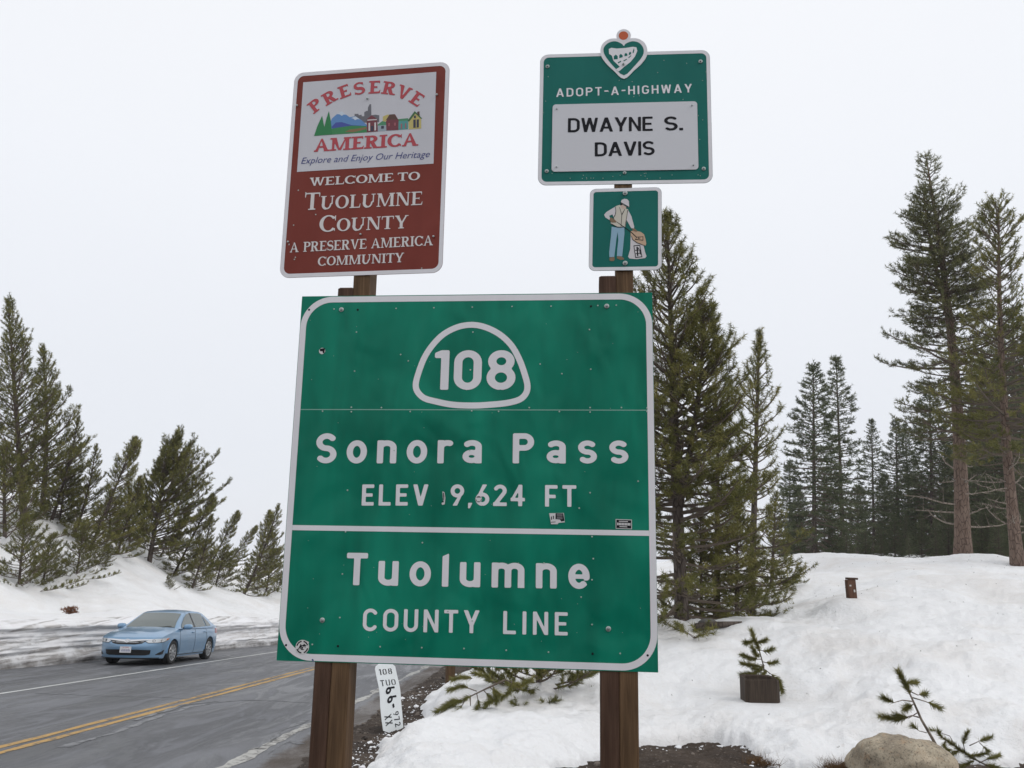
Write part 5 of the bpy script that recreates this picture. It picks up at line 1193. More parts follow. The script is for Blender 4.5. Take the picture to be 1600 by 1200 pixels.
hl = [(LD_, 40, 800, 34, (15, 465), 'biggest left hillside pine, dark and dense at the left edge'),
      (LD_, -120, 780, 36, (-95, 400), 'tall pine mostly outside the left edge, twigs just entering the photo'),
      (LA_, 62, 800, 37, (66, 548), 'upright pine with a blunt top right beside the biggest left pine'),
      (LA_, 78, 806, 35.5, (124, 655), 'pine leaning right beyond the biggest left pine, long lone bough'),
      (LA_, 112, 838, 35, (146, 698), 'broad pine with a bare grey twig standing in its middle'),
      (LB_, 138, 850, 34, (208, 685), 'thin open pine leaning right, its curled tip highest in the middle'),
      (LC_, 90, 830, 36, (105, 735), 'olive shrubby pine filling the space behind the bare twig'),
      (LC_, 170, 850, 39, (172, 770), 'dense low pine left of the round fan shaped pine'),
      (L4_, 232, 882, 39.5, (262, 699), 'round fan shaped pine swept to the right, on its own thin stem'),
      (LC_, 200, 862, 42, (200, 760), 'low bushy pine tucked behind the fan shaped pine'),
      (LB_, 268, 903, 41.5, (336, 770), 'leaning pine whose tip points right, below the fan shaped pine'),
      (LA_, 296, 935, 40.5, (332, 806), 'bushy pine rooted low on the bank above the car roof'),
      (LC_, 335, 925, 44, (352, 855), 'squat pine between the two leaning pines above the car'),
      (LB_, 350, 905, 54, (408, 812), 'small leaning pine on the crest near the big sign'),
      (LA_, 378, 936, 47, (437, 786), 'pine half hidden by the left border of the big sign'),
      (LC_, 415, 925, 52, (428, 850), 'bush sized pine touching the left border of the big sign'),
      (LB_, 318, 915, 46, (372, 795), 'open leaning pine between the two bushy ones above the car'),
      (LB_, 392, 925, 55, (420, 802), 'open pine beside the small leaning one near the big sign'),
      (LB_, 246, 893, 43, (300, 788), 'thin pine rising at the right foot of the fan shaped pine'),
      (LB_, 180, 872, 36, (222, 748), 'thin pine rising between the curled tip and the fan shaped pine'),
      (LC_, 300, 905, 47, (312, 838), 'low shrub pine behind the bushy pine above the car roof'),
      (LC_, 28, 918, 28.5, (38, 812), 'dark spreading shrub pine nearest the road at the far left'),
      (LC_, 66, 912, 30, (80, 838), 'shrub pine with bare curved stems right of the nearest one'),
      (LC_, 118, 905, 31.5, (132, 822), 'dark shrub pine on the bank under the bare grey twig'),
      (LC_, 150, 900, 33, (168, 850), 'small shrub pine at the end of the dark hedge on the bank'),
      (LC_, 5, 850, 32, (5, 700), 'shrub pine in front of the biggest left pine, at the photo edge'),
      (LC_, 264, 925, 35.5, (262, 900), 'tiny seedling pine poking from the snow above the car')]
for i, (pr, a, b, Y_, tp, lb) in enumerate(hl):
    plant(pr, on_hill(a, b, Y_, -.1), tp, lb, group='windswept pines on the left hillside', rz=(-.25+(i*0.37) % .5))

# ------------------------------------------------------------------ small plants traced near the camera
def sprig(name, Y_, stems, label, K=46, nl=0.07, nw=0.0042, tuft=0.10, cat='sapling', seed=1, need=NEED, bark=TWIG, jit=0.15):
    """stems: list of (points in the photo, radius, where needles start); the first is the stem"""
    rs = np.random.RandomState(seed); p0_ = at(*stems[0][0][0], Y_); root = empty(name, p0_); tag(root, label, cat); rr = random.Random(seed)
    for k, (pp_, rad, ns) in enumerate(stems):
        dy = 0 if k == 0 else rr.uniform(-jit, jit)
        P = [at(px_, py_, Y_+dy*(i/(len(pp_)-1)))-p0_ for i, (px_, py_) in enumerate(pp_)]
        Q = []
        for i in range(len(P)-1):
            for t in (0, .33, .66): Q.append(P[i]*(1-t)+P[i+1]*t)
        Q.append(P[-1]); n_ = len(Q)
        mb_ = MB(); mb_.tube([Vector(q) for q in Q], [rad*(1-.75*i/(n_-1))+.0015 for i in range(n_)], 6)
        st = mb_.build('stem' if k == 0 else 'branch', bark, root, True)
        cum = np.concatenate([[0], np.cumsum([np.linalg.norm(Q[i+1]-Q[i]) for i in range(n_-1)])]); tot = cum[-1]
        tp_, td_ = [], []; x_ = tot
        while x_ > ns*tot and ns < 1:
            q = np.array([np.interp(x_, cum, [v[c] for v in Q]) for c in range(3)]); q2 = np.array([np.interp(max(0, x_-.03), cum, [v[c] for v in Q]) for c in range(3)])
            tp_.append(q); td_.append(q-q2+1e-6); x_ -= tuft*0.40
        if tp_:
            V, Fq, tn = needles(rs, np.array(tp_), np.array(td_), tuft*.7, nl, nw, K, (22, 62), tint=np.full(len(tp_), .42)+rs.rand(len(tp_))*.35)
            mesh_np('needles', V, Fq, need, parent=st, attr={'tint': tn})
    return root
sprig('sapling', 12.85, [([(1196, 1068), (1193, 1040), (1186, 1015), (1179, 1000), (1174, 986)], .010, .62), ([(1177, 1001), (1168, 1005), (1164, 1004)], .004, .1), ([(1180, 1004), (1190, 1003), (1197, 1000)], .004, .3),
    ([(1185, 1015), (1197, 1018), (1207, 1014)], .005, .4), ([(1187, 1022), (1182, 1025), (1176, 1012)], .004, .2), ([(1190, 1030), (1175, 1030), (1160, 1024)], .005, .3), ([(1192, 1034), (1204, 1037), (1212, 1035)], .005, .3),
    ([(1193, 1042), (1178, 1040), (1160, 1037)], .005, .25), ([(1194, 1046), (1178, 1052), (1159, 1054)], .005, .3), ([(1194, 1040), (1186, 1047), (1178, 1044)], .005, .1), ([(1195, 1046), (1208, 1056), (1217, 1064), (1222, 1080)], .006, .35), ([(1195, 1050), (1188, 1058), (1183, 1056)], .005, .1)],
    'little pine sapling rising behind the square dark wooden stump', K=76, nl=.088, nw=.0080, tuft=.11, seed=4)
sprig('sapling', 9.3, [([(1478, 1195), (1458, 1156), (1440, 1125), (1428, 1098), (1416, 1072), (1404, 1050)], .016, .80), ([(1412, 1068), (1420, 1066), (1430, 1066)], .005, .4), ([(1418, 1078), (1434, 1086), (1446, 1084)], .006, .7), ([(1426, 1090), (1446, 1096), (1468, 1106)], .006, .72),
    ([(1426, 1096), (1410, 1094), (1396, 1098), (1380, 1090)], .006, .70), ([(1428, 1100), (1420, 1104), (1414, 1108)], .005, .3), ([(1440, 1122), (1425, 1118), (1405, 1124), (1378, 1120)], .007, .45), ([(1436, 1112), (1420, 1122), (1400, 1118)], .005, .6), ([(1448, 1145), (1436, 1142), (1428, 1136)], .004, .7)],
    'leaning pine sapling with bare grey stem growing beside the boulder', K=80, nl=.080, nw=.0065, tuft=.10, seed=6, bark=DEADW)
sprig('sapling', 9.25, [([(1560, 1205), (1540, 1195), (1515, 1182), (1492, 1165), (1478, 1156)], .009, .45), ([(1480, 1158), (1470, 1150), (1466, 1142)], .004, .6), ([(1492, 1165), (1484, 1150), (1455, 1140)], .004, .9), ([(1508, 1178), (1505, 1160), (1512, 1144)], .004, .6), ([(1515, 1165), (1530, 1158), (1548, 1152)], .004, .55),
    ([(1530, 1160), (1538, 1168), (1544, 1174)], .003, .6), ([(1512, 1182), (1528, 1180), (1540, 1178)], .004, .3), ([(1530, 1192), (1548, 1184), (1562, 1180)], .004, .4), ([(1500, 1172), (1485, 1180), (1490, 1192)], .005, .1), ([(1520, 1190), (1505, 1196), (1500, 1205)], .005, .1), ([(1540, 1195), (1556, 1198), (1566, 1206)], .005, .1), ([(1478, 1156), (1474, 1166), (1482, 1172)], .004, .2)],
    'low spreading pine seedling at the lower right of the boulder', K=60, nl=.060, nw=.0058, tuft=.09, seed=8)
# snow-pressed pine under the big sign
BP_ = pine(17, 2.2, 1.35, 0.06, cb=0.03, nbr=70, prof=lambda t: (1-t)**.45, e_lo=-2, e_hi=50, curl=30, tw=.42, twd=13, tuft=.14, nl=.085, nw=.0065, K=44, tint0=.30, dead=5, up=.2)
b_ = on_snow(842, 1072, 12.6); b_[2] -= 0.32
plant(BP_, b_, None, 'half buried pine mostly hidden behind the lower edge of the big sign', cat='pine bush', sc=0.86, rz=.5, name='pine_bush')
sprig('fallen_bough', 11.3, [([(790, 1062), (760, 1076), (735, 1088), (710, 1100), (682, 1112)], .012, .55), ([(745, 1080), (722, 1072), (703, 1078)], .006, .35), ([(735, 1088), (735, 1104), (722, 1128), (712, 1138)], .006, .45), ([(745, 1084), (748, 1100), (742, 1118)], .005, .35), ([(722, 1094), (705, 1096), (694, 1104)], .005, .2), ([(728, 1092), (716, 1112), (700, 1124)], .005, .35),
    ([(765, 1074), (780, 1084), (776, 1096)], .006, .25), ([(775, 1068), (760, 1056), (740, 1052)], .006, .2), ([(770, 1070), (775, 1092), (760, 1100)], .006, .2), ([(755, 1078), (768, 1092), (752, 1112)], .006, .3), ([(790, 1062), (812, 1072), (830, 1062)], .007, .3), ([(800, 1064), (796, 1082), (785, 1090)], .006, .3), ([(738, 1060), (722, 1058), (708, 1062)], .005, .1)],
    'low pine bough reaching left over the snow beneath the big sign', K=80, nl=.085, nw=.0072, tuft=.12, seed=9, cat='pine bough')


# ------------------------------------------------------------------ boulder, stump, stakes, litter of the ground
def rock(name, c, sx, sy, sz, seed, mt, sub=4, rough=0.12, parent=None, cut=None):
    b = bmesh.new(); bmesh.ops.create_icosphere(b, subdivisions=sub, radius=1)
    for v in b.verts:
        p = v.co.copy(); q = p*1.1+Vector((seed*3.1, seed, 0)); n1 = mnoise.fractal(q, 1.0, 2.0, 5); n2 = mnoise.noise(p*0.8+Vector((seed, 0, 0)))
        pw = 2.25; k_ = (abs(p.x)**pw+abs(p.y)**pw+abs(p.z)**pw)**(-1/pw)
        p = p*k_*(1+rough*n1+0.12*n2); v.co = Vector((p.x*sx, p.y*sy, p.z*sz))
    me = bpy.data.meshes.new(name); b.to_mesh(me); b.free(); me.polygons.foreach_set('use_smooth', [True]*len(me.polygons)); me.materials.append(mt)
    o = link(name, me, parent); o.location = [float(x) for x in c]; return o
GRAN = mat('granite', (0.4, 0.36, 0.3), 0.85, spec=0.25); n = NB(GRAN); c = n.coord()
a = n.noise(c, 3.2, 5, 0.6, 0.4); b = n.noise(c, 42, 4, 0.8); d_ = n.noise(c, 11, 6, 0.75)
k = n.ramp(a, [(0.34, (0.24, 0.20, 0.15)), (0.55, (0.40, 0.345, 0.26)), (0.72, (0.52, 0.43, 0.32))])
k = n.mix(n.ramp(d_, [(0.56, 0.0), (0.70, 0.5)]), k, (0.44, 0.25, 0.12)); k = n.mix(n.ramp(b, [(0.34, 0.85), (0.47, 0.0)]), k, (0.05, 0.045, 0.04)); k = n.mix(n.ramp(b, [(0.58, 0.0), (0.70, 0.6)]), k, (0.62, 0.58, 0.50))
n.out(k, None, n.bump(d_, 0.5, 0.03, n.bump(b, 0.5, 0.006)))
bc = at(1404, 1212, 9.05)
o = rock('boulder', bc, .50, .42, .40, 2.3, GRAN, 5, 0.20); tag(o, 'big rounded pale granite boulder at the bottom edge of the snow', 'boulder')
# square timber stump with a hollowed top
sp_ = at(1165, 1098, 12.4); e2 = at(1219, 1098, 12.4); w_ = e2[0]-sp_[0]
root = empty('timber_stump', ((sp_[0]+e2[0])/2, 12.52, sp_[2])); tag(root, 'squat dark square timber stump with a hollow top, half sunk in snow', 'stump')
hgt_ = at(1190, 1060, 12.4)[2]-sp_[2]
mb_ = MB(); q_ = w_/2
O_ = [(-q_+.05, -.17), (q_-.05, -.17), (q_, -.12), (q_, .15), (q_-.05, .20), (-q_+.05, .20), (-q_, .15), (-q_, -.12)]
inn = [(x_*0.80, (y_-.015)*0.76+.015) for x_, y_ in O_]
tz = [0.99, 1.0, .93, .98, 1.02, 1.04, 1.01, .96]
V_ = [(x_, y_, -.35) for x_, y_ in O_]+[(x_, y_, hgt_*t-.02) for (x_, y_), t in zip(O_, tz)]+[(x_*.975, y_*.97, hgt_*t) for (x_, y_), t in zip(O_, tz)]+[(x_, y_, hgt_*t-.012) for (x_, y_), t in zip(inn, tz)]+[(x_*.93, y_*.93, hgt_*.72) for x_, y_ in inn]
F_ = [(k*8+j, k*8+(j+1) % 8, k*8+8+(j+1) % 8, k*8+8+j) for k in range(4) for j in range(8)]+[tuple(range(32, 40))]
mb_.add(V_, F_); mb_.build('timber', STUMPW, root)
# short stake with a cap board
bp = on_snow(1331, 936, 17.6); root = empty('marker_stake', bp); tag(root, 'short brown wooden stake with a tilted cap board out on the snow', 'stake')
mb_ = MB(); mb_.box((-.085, -.08, -.4), (.085, .08, .37), Matrix.Rotation(R(-2), 4, 'Y'), .008); mb_.build('stake', wood_mat('stake_timber', (0.075, 0.035, 0.022), (0.16, 0.085, 0.055)), root)
mb_ = MB(); mb_.box((-.085, -.09, .372), (.115, .09, .412), Matrix.Rotation(R(1), 4, 'Y'), .006); mb_.build('cap_board', OLDWOOD, root)
mb_ = MB(); mb_.box((-.045, -.086, .24), (-.010, -.0805, .27), Matrix.Rotation(R(-4), 4, 'Y')); mb_.build('tag', flat('paper_tag', (.5, .48, .45)), root)
mb_ = MB(); mb_.box((.028, -.087, .12), (.058, -.0805, .17), Matrix.Rotation(R(-4), 4, 'Y')); mb_.build('tag', flat('paper_tag', (.5, .48, .45)), root)
# guard post behind the sign
g0 = onroad(703, 1069, 0.05); mb_ = MB(); mb_.box((-.09, -.09, -.4), (.09, .09, .75), ch=.01); o = mb_.build('guard_post', NEWWOOD); o.location = [float(v) for v in g0]; o.rotation_euler.z = .3
tag(o, 'brown wooden guard post at the shoulder, its foot showing under the big sign', 'post')
# log and rock in the hollow
lg = on_snow(1124, 968, 16.3); root = empty('fallen_log', lg); tag(root, 'dark fallen log lying in the snow hollow below the pines', 'log')
mb_ = MB(); mb_.tube([(-.45, 0, .02), (-.1, .03, .06), (.2, 0, .08), (.42, -.05, .10)], [.07, .065, .055, .045], 9); mb_.build('log', BARK, root, True)
o = rock('grey_rock', on_snow(1106, 972, 16.6), .20, .16, .11, 5.2, mat('grey_stone', (.11, .105, .10), .9), 3); tag(o, 'grey rock just under the fallen log in the snow hollow', 'rock')
# russet debris on the left bank, tiny dark bits on the snow
rs = np.random.RandomState(8)
RUST = mat('dead_needles', (0.20, 0.095, 0.055), 0.9, spec=0.1)
q = on_hill(112, 940, 26.5); P_ = q+np.stack([rs.randn(70)*.085, rs.randn(70)*.06, rs.rand(70)*.20], 1)
V, Fq, tn = needles(rs, P_, rs.randn(70, 3)+np.array([0, 0, .5]), np.full(70, .06), .09, .020, 12, (10, 90)); o = mesh_np('debris_clump', V, Fq, RUST); tag(o, 'russet clump of dead needles on the snow bank at the left', 'debris')
bits = []; 
for i in range(420):
    px_, py_ = rs.uniform(640, 1600), rs.uniform(870, 1190); k_ = at(px_, py_, 10)
    r_ = rs.rand()**.6*26+9.5; an = rs.uniform(-.12, .60); X_, Y_ = r_*math.sin(an), r_*math.cos(an); bits.append((X_, Y_, snow_z(X_, Y_)+.004))
P_ = np.array(bits); V, Fq, tn = needles(rs, P_, rs.randn(len(P_), 3)*np.array([1, 1, .2]), np.full(len(P_), .01), .030, .007, 5, (0, 90)); o = mesh_np('needle_litter', V, Fq, mat('litter_bits', (0.06, 0.045, 0.03), 0.9)); tag(o, kind='stuff')
o['label'] = 'scattered dark needles and bark bits lying on the right snowfield'; o['category'] = 'needle litter'
# dry grass at the edge of the dirt
GRS = mat('dry_grass', (0.14, 0.085, 0.045), 0.9, spec=0.1)
for i, (px_, py_, Y_, s_, lb) in enumerate([(1188, 1178, 9.95, 1.0, 'dry brown grass tuft at the snow edge midway along the bottom'), (1305, 1185, 9.75, 1.25, 'larger dry grass tuft just left of the boulder'), (1330, 1186, 9.6, .9, 'dry grass tuft touching the left side of the boulder')]):
    g_ = at(px_, py_, Y_); zz = max(snow_z(g_[0], g_[1]), float(ground_h(np.array([g_[0]]), np.array([g_[1]]))[0])); n_ = 420
    P_ = np.stack([g_[0]+rs.randn(n_)*.09*s_, g_[1]+rs.randn(n_)*.07*s_, np.full(n_, zz)], 1); dr_ = rs.randn(n_, 3)*np.array([.9, .9, .3])+np.array([0, 0, .8]); dr_ = norm_rows(dr_)
    w2 = norm_rows(np.cross(dr_, rs.randn(n_, 3)))*.003; L_ = (rs.rand(n_, 1)*.12+.05)*s_; V = np.stack([P_-w2, P_+w2, P_+dr_*L_], 1).reshape(-1, 3)
    o = mesh_np('grass_tuft', V, np.arange(n_*3).reshape(-1, 3), GRS); tag(o, lb, 'grass tuft', 'dry grass tufts')
# stones and gravel on the dirt, crumbs of snow along its edge
def pebbles(name, n_, mt, size, region, seed, label, cat, zoff=0.0):
    rs = np.random.RandomState(seed); b = bmesh.new(); bmesh.ops.create_icosphere(b, subdivisions=1, radius=1); B = np.array([v.co[:] for v in b.verts]); FB = np.array([[v.index for v in f.verts] for f in b.faces]); b.free()
    XY = np.array([region(rs) for _ in range(n_)]); gz_ = ground_h(XY[:, 0], XY[:, 1])
    sz = size*(0.35+rs.pareto(3.0, n_)*.8).clip(0, 3.2); V = []; Fs = []
    V = B[None]*(1+0.25*rs.randn(n_, len(B), 1))*sz[:, None, None]*np.stack([1+.4*rs.rand(n_), 1+.4*rs.rand(n_), .5+.3*rs.rand(n_)], 1)[:, None]
    V = V+np.stack([XY[:, 0], XY[:, 1], gz_+sz*.15+zoff], 1)[:, None]
    Fq = (np.arange(n_)*len(B))[:, None, None]+FB[None]; o = mesh_np(name, V.reshape(-1, 3), Fq.reshape(-1, 3), mt); o['kind'] = 'stuff'; o['label'] = label; o['category'] = cat
STN = mat('shoulder_stones', (0.15, 0.125, 0.105), 0.9); 
def reg1(rs):
    y_ = rs.uniform(6.5, 26)**1.0; return (-2.35+0.0196*y_+rs.rand()**1.3*2.0, y_)
pebbles('gravel', 3200, STN, .010, reg1, 3, 'small grey brown stones strewn over the road shoulder', 'gravel')
pebbles('gravel', 1600, STN, .012, lambda rs: (rs.uniform(0.2, 6.5), rs.uniform(6.5, 11.0)), 4, 'small stones and clods on the bare dirt below the snow', 'gravel')
pebbles('dark_clods', 900, mat('dark_clods', (0.035, 0.027, 0.022), .95), .012, reg1, 6, 'dark crumbs of soil along the road shoulder', 'soil crumbs')
SC_ = mat('snow_crumbs', (0.74, 0.75, 0.77), .6)
EL = np.array([p[:2] for p in edge_L[1:]]); ER = np.array([p[:2] for p in edge_R])
def reg2(rs):
    A = EL if rs.rand() < .6 else ER; k = rs.randint(len(A)-1); t = rs.rand(); p = A[k]*(1-t)+A[k+1]*t; return (p[0]+rs.randn()*.13-(.12 if A is EL else 0), p[1]+rs.randn()*.13-.08)
pebbles('snow_crumbs', 700, SC_, .013, reg2, 5, 'crumbs of snow broken off along the melting edge', 'snow crumbs', .0)

# ------------------------------------------------------------------ the blue saloon
CARP = mat('light_blue_car_paint', (0.185, 0.32, 0.48), 0.30, 0.35, 0.5, 0.7); n = NB(CARP); c = n.coord()
dz_ = n.noise(c, 2.5, 5, 0.6); n.L(n.mix(n.ramp(dz_, [(.45, 0.0), (.8, .25)]), (0.185, 0.32, 0.48), (0.22, 0.27, 0.33)), n.b.inputs['Base Color'])
GLS = mat('car_glass', (0.085, 0.105, 0.10), 0.05, 0, 1.0); BLK = mat('black_plastic', (0.012, 0.012, 0.013), 0.5); TYR = mat('tyre_rubber', (0.018, 0.018, 0.018), 0.85)
CHR = mat('chrome_trim', (0.65, 0.66, 0.68), 0.12, 1.0); RIM = mat('alloy_rim', (0.45, 0.46, 0.47), 0.35, 0.85); LENS = mat('headlamp_lens', (0.55, 0.58, 0.60), 0.10, 0.2, 0.9); AMB = mat('amber_lens', (0.55, 0.14, 0.02), 0.2); REDL = mat('tail_lens', (0.3, 0.01, 0.01), 0.2)
FC = onroad(262, 1038); fwd = -RD; lft = CR*1.0
cpos = FC - fwd*1.39 - lft*0.79
M_ = np.eye(4); M_[:3, 0] = fwd; M_[:3, 1] = lft; M_[:3, 2] = RN; M_[:3, 3] = cpos
car = empty('parked_car', None, Matrix(M_.tolist())); tag(car, 'light blue four door saloon car parked against the dirty snow wall', 'car')
XF, XR, WX = 1.39, -1.385, 0.905
def lerp(a, b, t): return a+(b-a)*t
def w0(x):
    if x > 1.2: return WX-0.065*((x-1.2)/0.85)**2
    if x < -1.3: return WX-0.075*((-1.3-x)/0.85)**2
    return WX
def prof_z(z): return 1-0.075*max(0, (z-.62)/.40)**2-0.05*max(0, (.62-z)/.42)**2 + 0.010*math.exp(-((z-.86)/.04)**2)
def belt(x):
    if x > 1.0: s_ = (2.05-x)/1.05; return .745+(.955-.745)*(s_**.8 if s_ > 0 else 0)
    if x > -1.95: return .955+.055*min(1, (1.0-x)/2.6)
    return 1.01-.02*((-1.95-x)/.3)
def wid(x, z): return w0(x)*prof_z(z)
def zb(x):
    for xa in (XF, XR):
        if abs(x-xa) < .385: return .315+math.sqrt(.385**2-(x-xa)**2)*.985
    return .19
XC, XB = 2.05, -2.12
def capx(f, z, front=True):                        # nose / tail surface at side fraction f
    if front:
        d_ = .30+.06*math.exp(-((z-.50)/.14)**2)-.05*max(0, (z-.6)/.15) - .03*max(0, (.30-z)/.12)
        return XC+d_*(1-abs(f)**2.7)
    d_ = .30+.05*math.exp(-((z-.55)/.2)**2); return XB-d_*(1-abs(f)**3.2)
def front_pt(a, z, off=0.0):
    yw = wid(XC, z)
    if abs(a) <= yw:
        f = a/yw; x_ = capx(f, z); e_ = 1e-3; g = (capx((a+e_)/yw, z)-capx((a-e_)/yw, z))/(2*e_); nrm = unit([1, -g, .08]); return np.array([x_, a, z])+nrm*off
    x_ = XC-(abs(a)-yw); sgn = 1 if a > 0 else -1; return np.array([x_, sgn*(wid(x_, z)+off), z])
mb_ = MB()
xs_ = sorted(set(list(np.linspace(XB, XC, 60))+[XF-.384, XF+.384, XR-.384, XR+.384, XF-.36, XF+.36, XR-.36, XR+.36]))
for sg_ in (1, -1):
    mb_.grid([[(x_, sg_*wid(x_, lerp(zb(x_), belt(x_), t)), lerp(zb(x_), belt(x_), t)) for t in np.linspace(0, 1, 13)] for x_ in xs_])
    for xa in (XF, XR):                             # arch lips
        mb_.grid([[(xa+.385*math.cos(t), sg_*(wid(xa, .6)-d_), .315+.985*.385*math.sin(t)) for d_ in (0, .06, .25)] for t in np.linspace(0, math.pi, 16)])
fz = np.linspace(.19, .745, 12); ff = np.linspace(-1, 1, 25)
mb_.grid([[(capx(f, z), f*wid(XC, z), z) for f in ff] for z in fz])
rz_ = np.linspace(.19, belt(XB), 12); mb_.grid([[(capx(f, z, False), f*wid(XB, z), z) for f in ff] for z in rz_])
hood = lambda f, s_: (lerp(capx(f, .745), 1.02+.10*(1-f*f), s_), f*wid(lerp(XC, 1.02, s_), .745), .745+(.955-.745)*s_**.8+.050*(1-f*f)*min(1, s_*3)+.012*math.exp(-((abs(f)-.62)/.08)**2)*min(1, s_*2))
mb_.grid([[((lambda p: (p[0], f*wid(lerp(XC, 1.02, s_), p[2] if abs(f) == 1 else .9), p[2]))(hood(f, s_))) for f in ff] for s_ in np.linspace(0, 1, 12)])
mb_.grid([[(lerp(capx(f, belt(XB), False), -1.75, s_), f*wid(lerp(XB, -1.75, s_), 1.0), belt(XB)+.01*s_+.045*(1-f*f)*min(1, s_*3+.3)) for f in ff] for s_ in np.linspace(0, 1, 8)])
mb_.grid([[(x_, y_*.9, .955+.05*(1-y_*y_)) for y_ in np.linspace(-1, 1, 5)] for x_ in (1.05, 0, -1.8)])
body = mb_.build('body', CARP, car, True)
mb_ = MB(); mb_.box((-2.2, -.60, .17), (2.12, .60, .30)); mb_.box((-.95, -.80, .20), (.95, .80, .8)); mb_.box((-2.1, -.60, .28), (2.0, .60, .70)); mb_.build('underbody', BLK, car)
# cabin
def cab(u, f):
    """u 0..1 from windscreen foot over the roof to rear glass foot, f -1..1 across"""
    kx = [(0, 1.05, .955), (.10, .72, 1.155), (.22, .26, 1.375), (.30, .02, 1.425), (.45, -.42, 1.452), (.60, -.95, 1.425), (.70, -1.22, 1.375), (.85, -1.62, 1.20), (1.0, -1.98, 1.02)]
    for a, b in zip(kx, kx[1:]):
        if u <= b[0]: t = (u-a[0])/(b[0]-a[0]); x_, z_ = lerp(a[1], b[1], t), lerp(a[2], b[2], t); break
    hgt2 = (z_-.96)/.49; hw = lerp(.80, .585, min(1, max(0, hgt2))**.9); 
    bulge = (1-f*f); x_ += .10*bulge*(1-min(1, u/.3)) if u < .3 else (-.10*bulge*max(0, (u-.65)/.35)); z_ += .035*bulge*min(1, max(0, hgt2))
    return (x_, f*hw, z_)
us = np.linspace(0, 1, 41); fs = np.linspace(-1, 1, 17)
mb_ = MB(); mb_.grid([[cab(u, f) for f in fs] for u in us])
for sg_ in (1, -1):
    mb_.grid([[tuple(np.array(cab(u, sg_))*(1-t)+np.array([cab(u, sg_)[0], sg_*.845, .955+.04*(u)])*t) for t in np.linspace(0, 1, 5)] for u in us])
mb_.build('roof', CARP, body, True)
def off_cab(u0, u1, f0, f1, d_, nm, mt):
    mb_ = MB(); mb_.grid([[((lambda p: (p[0]+d_*(.75 if u < .3 else -.75 if u > .65 else 0), p[1], p[2]+d_*.8))(cab(u, f))) for f in np.linspace(f0, f1, 13)] for u in np.linspace(u0, u1, 12)]); return mb_.build(nm, mt, car, True)
off_cab(.015, .215, -.91, .91, .010, 'windscreen', GLS); off_cab(.72, .97, -.88, .88, .010, 'rear_window', GLS)
def side_glass(pts, nm, mt, sg_, off=.012):
    """pts (x, z) of the window; laid on the cabin side"""
    def sidey(x_, z_):
        us2 = np.linspace(0, 1, 200); best = min(us2, key=lambda u: abs(cab(u, 1)[0]-x_)); c_ = cab(best, 1); b_ = .955+.04*best
        t = (z_-b_)/max(.05, c_[2]-b_); return lerp(.845, c_[1], min(1, max(0, t)))
    mb_ = MB(); n_ = len(pts)//2; A = pts[:n_]; B = pts[n_:][::-1]
    mb_.grid([[(lerp(a[0], b[0], t), sg_*(sidey(lerp(a[0], b[0], t), lerp(a[1], b[1], t))+off), lerp(a[1], b[1], t)) for t in np.linspace(0, 1, 6)] for a, b in zip(A, B)])
    return mb_.build(nm, mt, car, True)
for sg_ in (1, -1):
    side_glass([(.82, .985), (.55, .985), (.2, .985), (-.10, .985), (-.10, 1.385), (.12, 1.36), (.34, 1.27), (.70, 1.075)], 'side_window', GLS, sg_)
    side_glass([(-.20, .985), (-.5, .99), (-.8, .995), (-1.05, 1.0), (-1.05, 1.355), (-.8, 1.385), (-.5, 1.39), (-.20, 1.39)], 'side_window', GLS, sg_)
    side_glass([(-1.12, 1.0), (-1.25, 1.005), (-1.42, 1.01), (-1.50, 1.02), (-1.46, 1.10), (-1.36, 1.17), (-1.25, 1.235), (-1.12, 1.32)], 'quarter_window', GLS, sg_)
    side_glass([(-.11, .975), (-.14, .975), (-.17, .975), (-.195, .975), (-.195, 1.40), (-.17, 1.40), (-.14, 1.40), (-.11, 1.40)], 'pillar', BLK, sg_, .010)
# door gaps, handles, mirrors
for sg_ in (1, -1):
    for x0, x1 in ((1.00, .92), (-.14, -.14), (-1.02, -1.18)):
        mb_ = MB(); mb_.tube([(lerp(x0, x1, t), sg_*(wid(lerp(x0, x1, t), lerp(.94, .27, t))+.001), lerp(.94, .27, t)) for t in np.linspace(0, 1, 9)], .0045, 4); mb_.build('door_gap', BLK, car)
    mb_ = MB(); mb_.tube([(x_, sg_*(wid(x_, .25)+.002), .245) for x_ in np.linspace(-.98, .98, 9)], .012, 5); mb_.build('sill_trim', BLK, car)
    for x_ in (.06, -.90):
        mb_ = MB(); mb_.tube([(x_-.09, sg_*(wid(x_, .84)+.004), .835), (x_-.05, sg_*(wid(x_, .84)+.028), .84), (x_+.05, sg_*(wid(x_, .84)+.028), .842), (x_+.09, sg_*(wid(x_, .84)+.004), .84)], .013, 6); mb_.build('handle', CARP, car, True)
    b = bmesh.new(); bmesh.ops.create_icosphere(b, subdivisions=3, radius=1); me = bpy.data.meshes.new('mirror')
    for v in b.verts:
        p = v.co; k_ = (abs(p.x)**3+abs(p.y)**3+abs(p.z)**3)**(-1/3); v.co = Vector((p.x*k_*.075+.03*abs(p.y), p.y*k_*.125, p.z*k_*.075))
    b.to_mesh(me); b.free(); me.polygons.foreach_set('use_smooth', [True]*len(me.polygons)); me.materials.append(CARP); mo = link('mirror', me, car); mo.location = (.68, sg_*.985, 1.01)
    mb_ = MB(); mb_.tube([(.70, sg_*.84, .965), (.68, sg_*.93, .985)], .028, 6); mb_.build('mirror_arm', BLK, mo).matrix_parent_inverse = Matrix.Translation((-.68, -sg_*.985, -1.01))
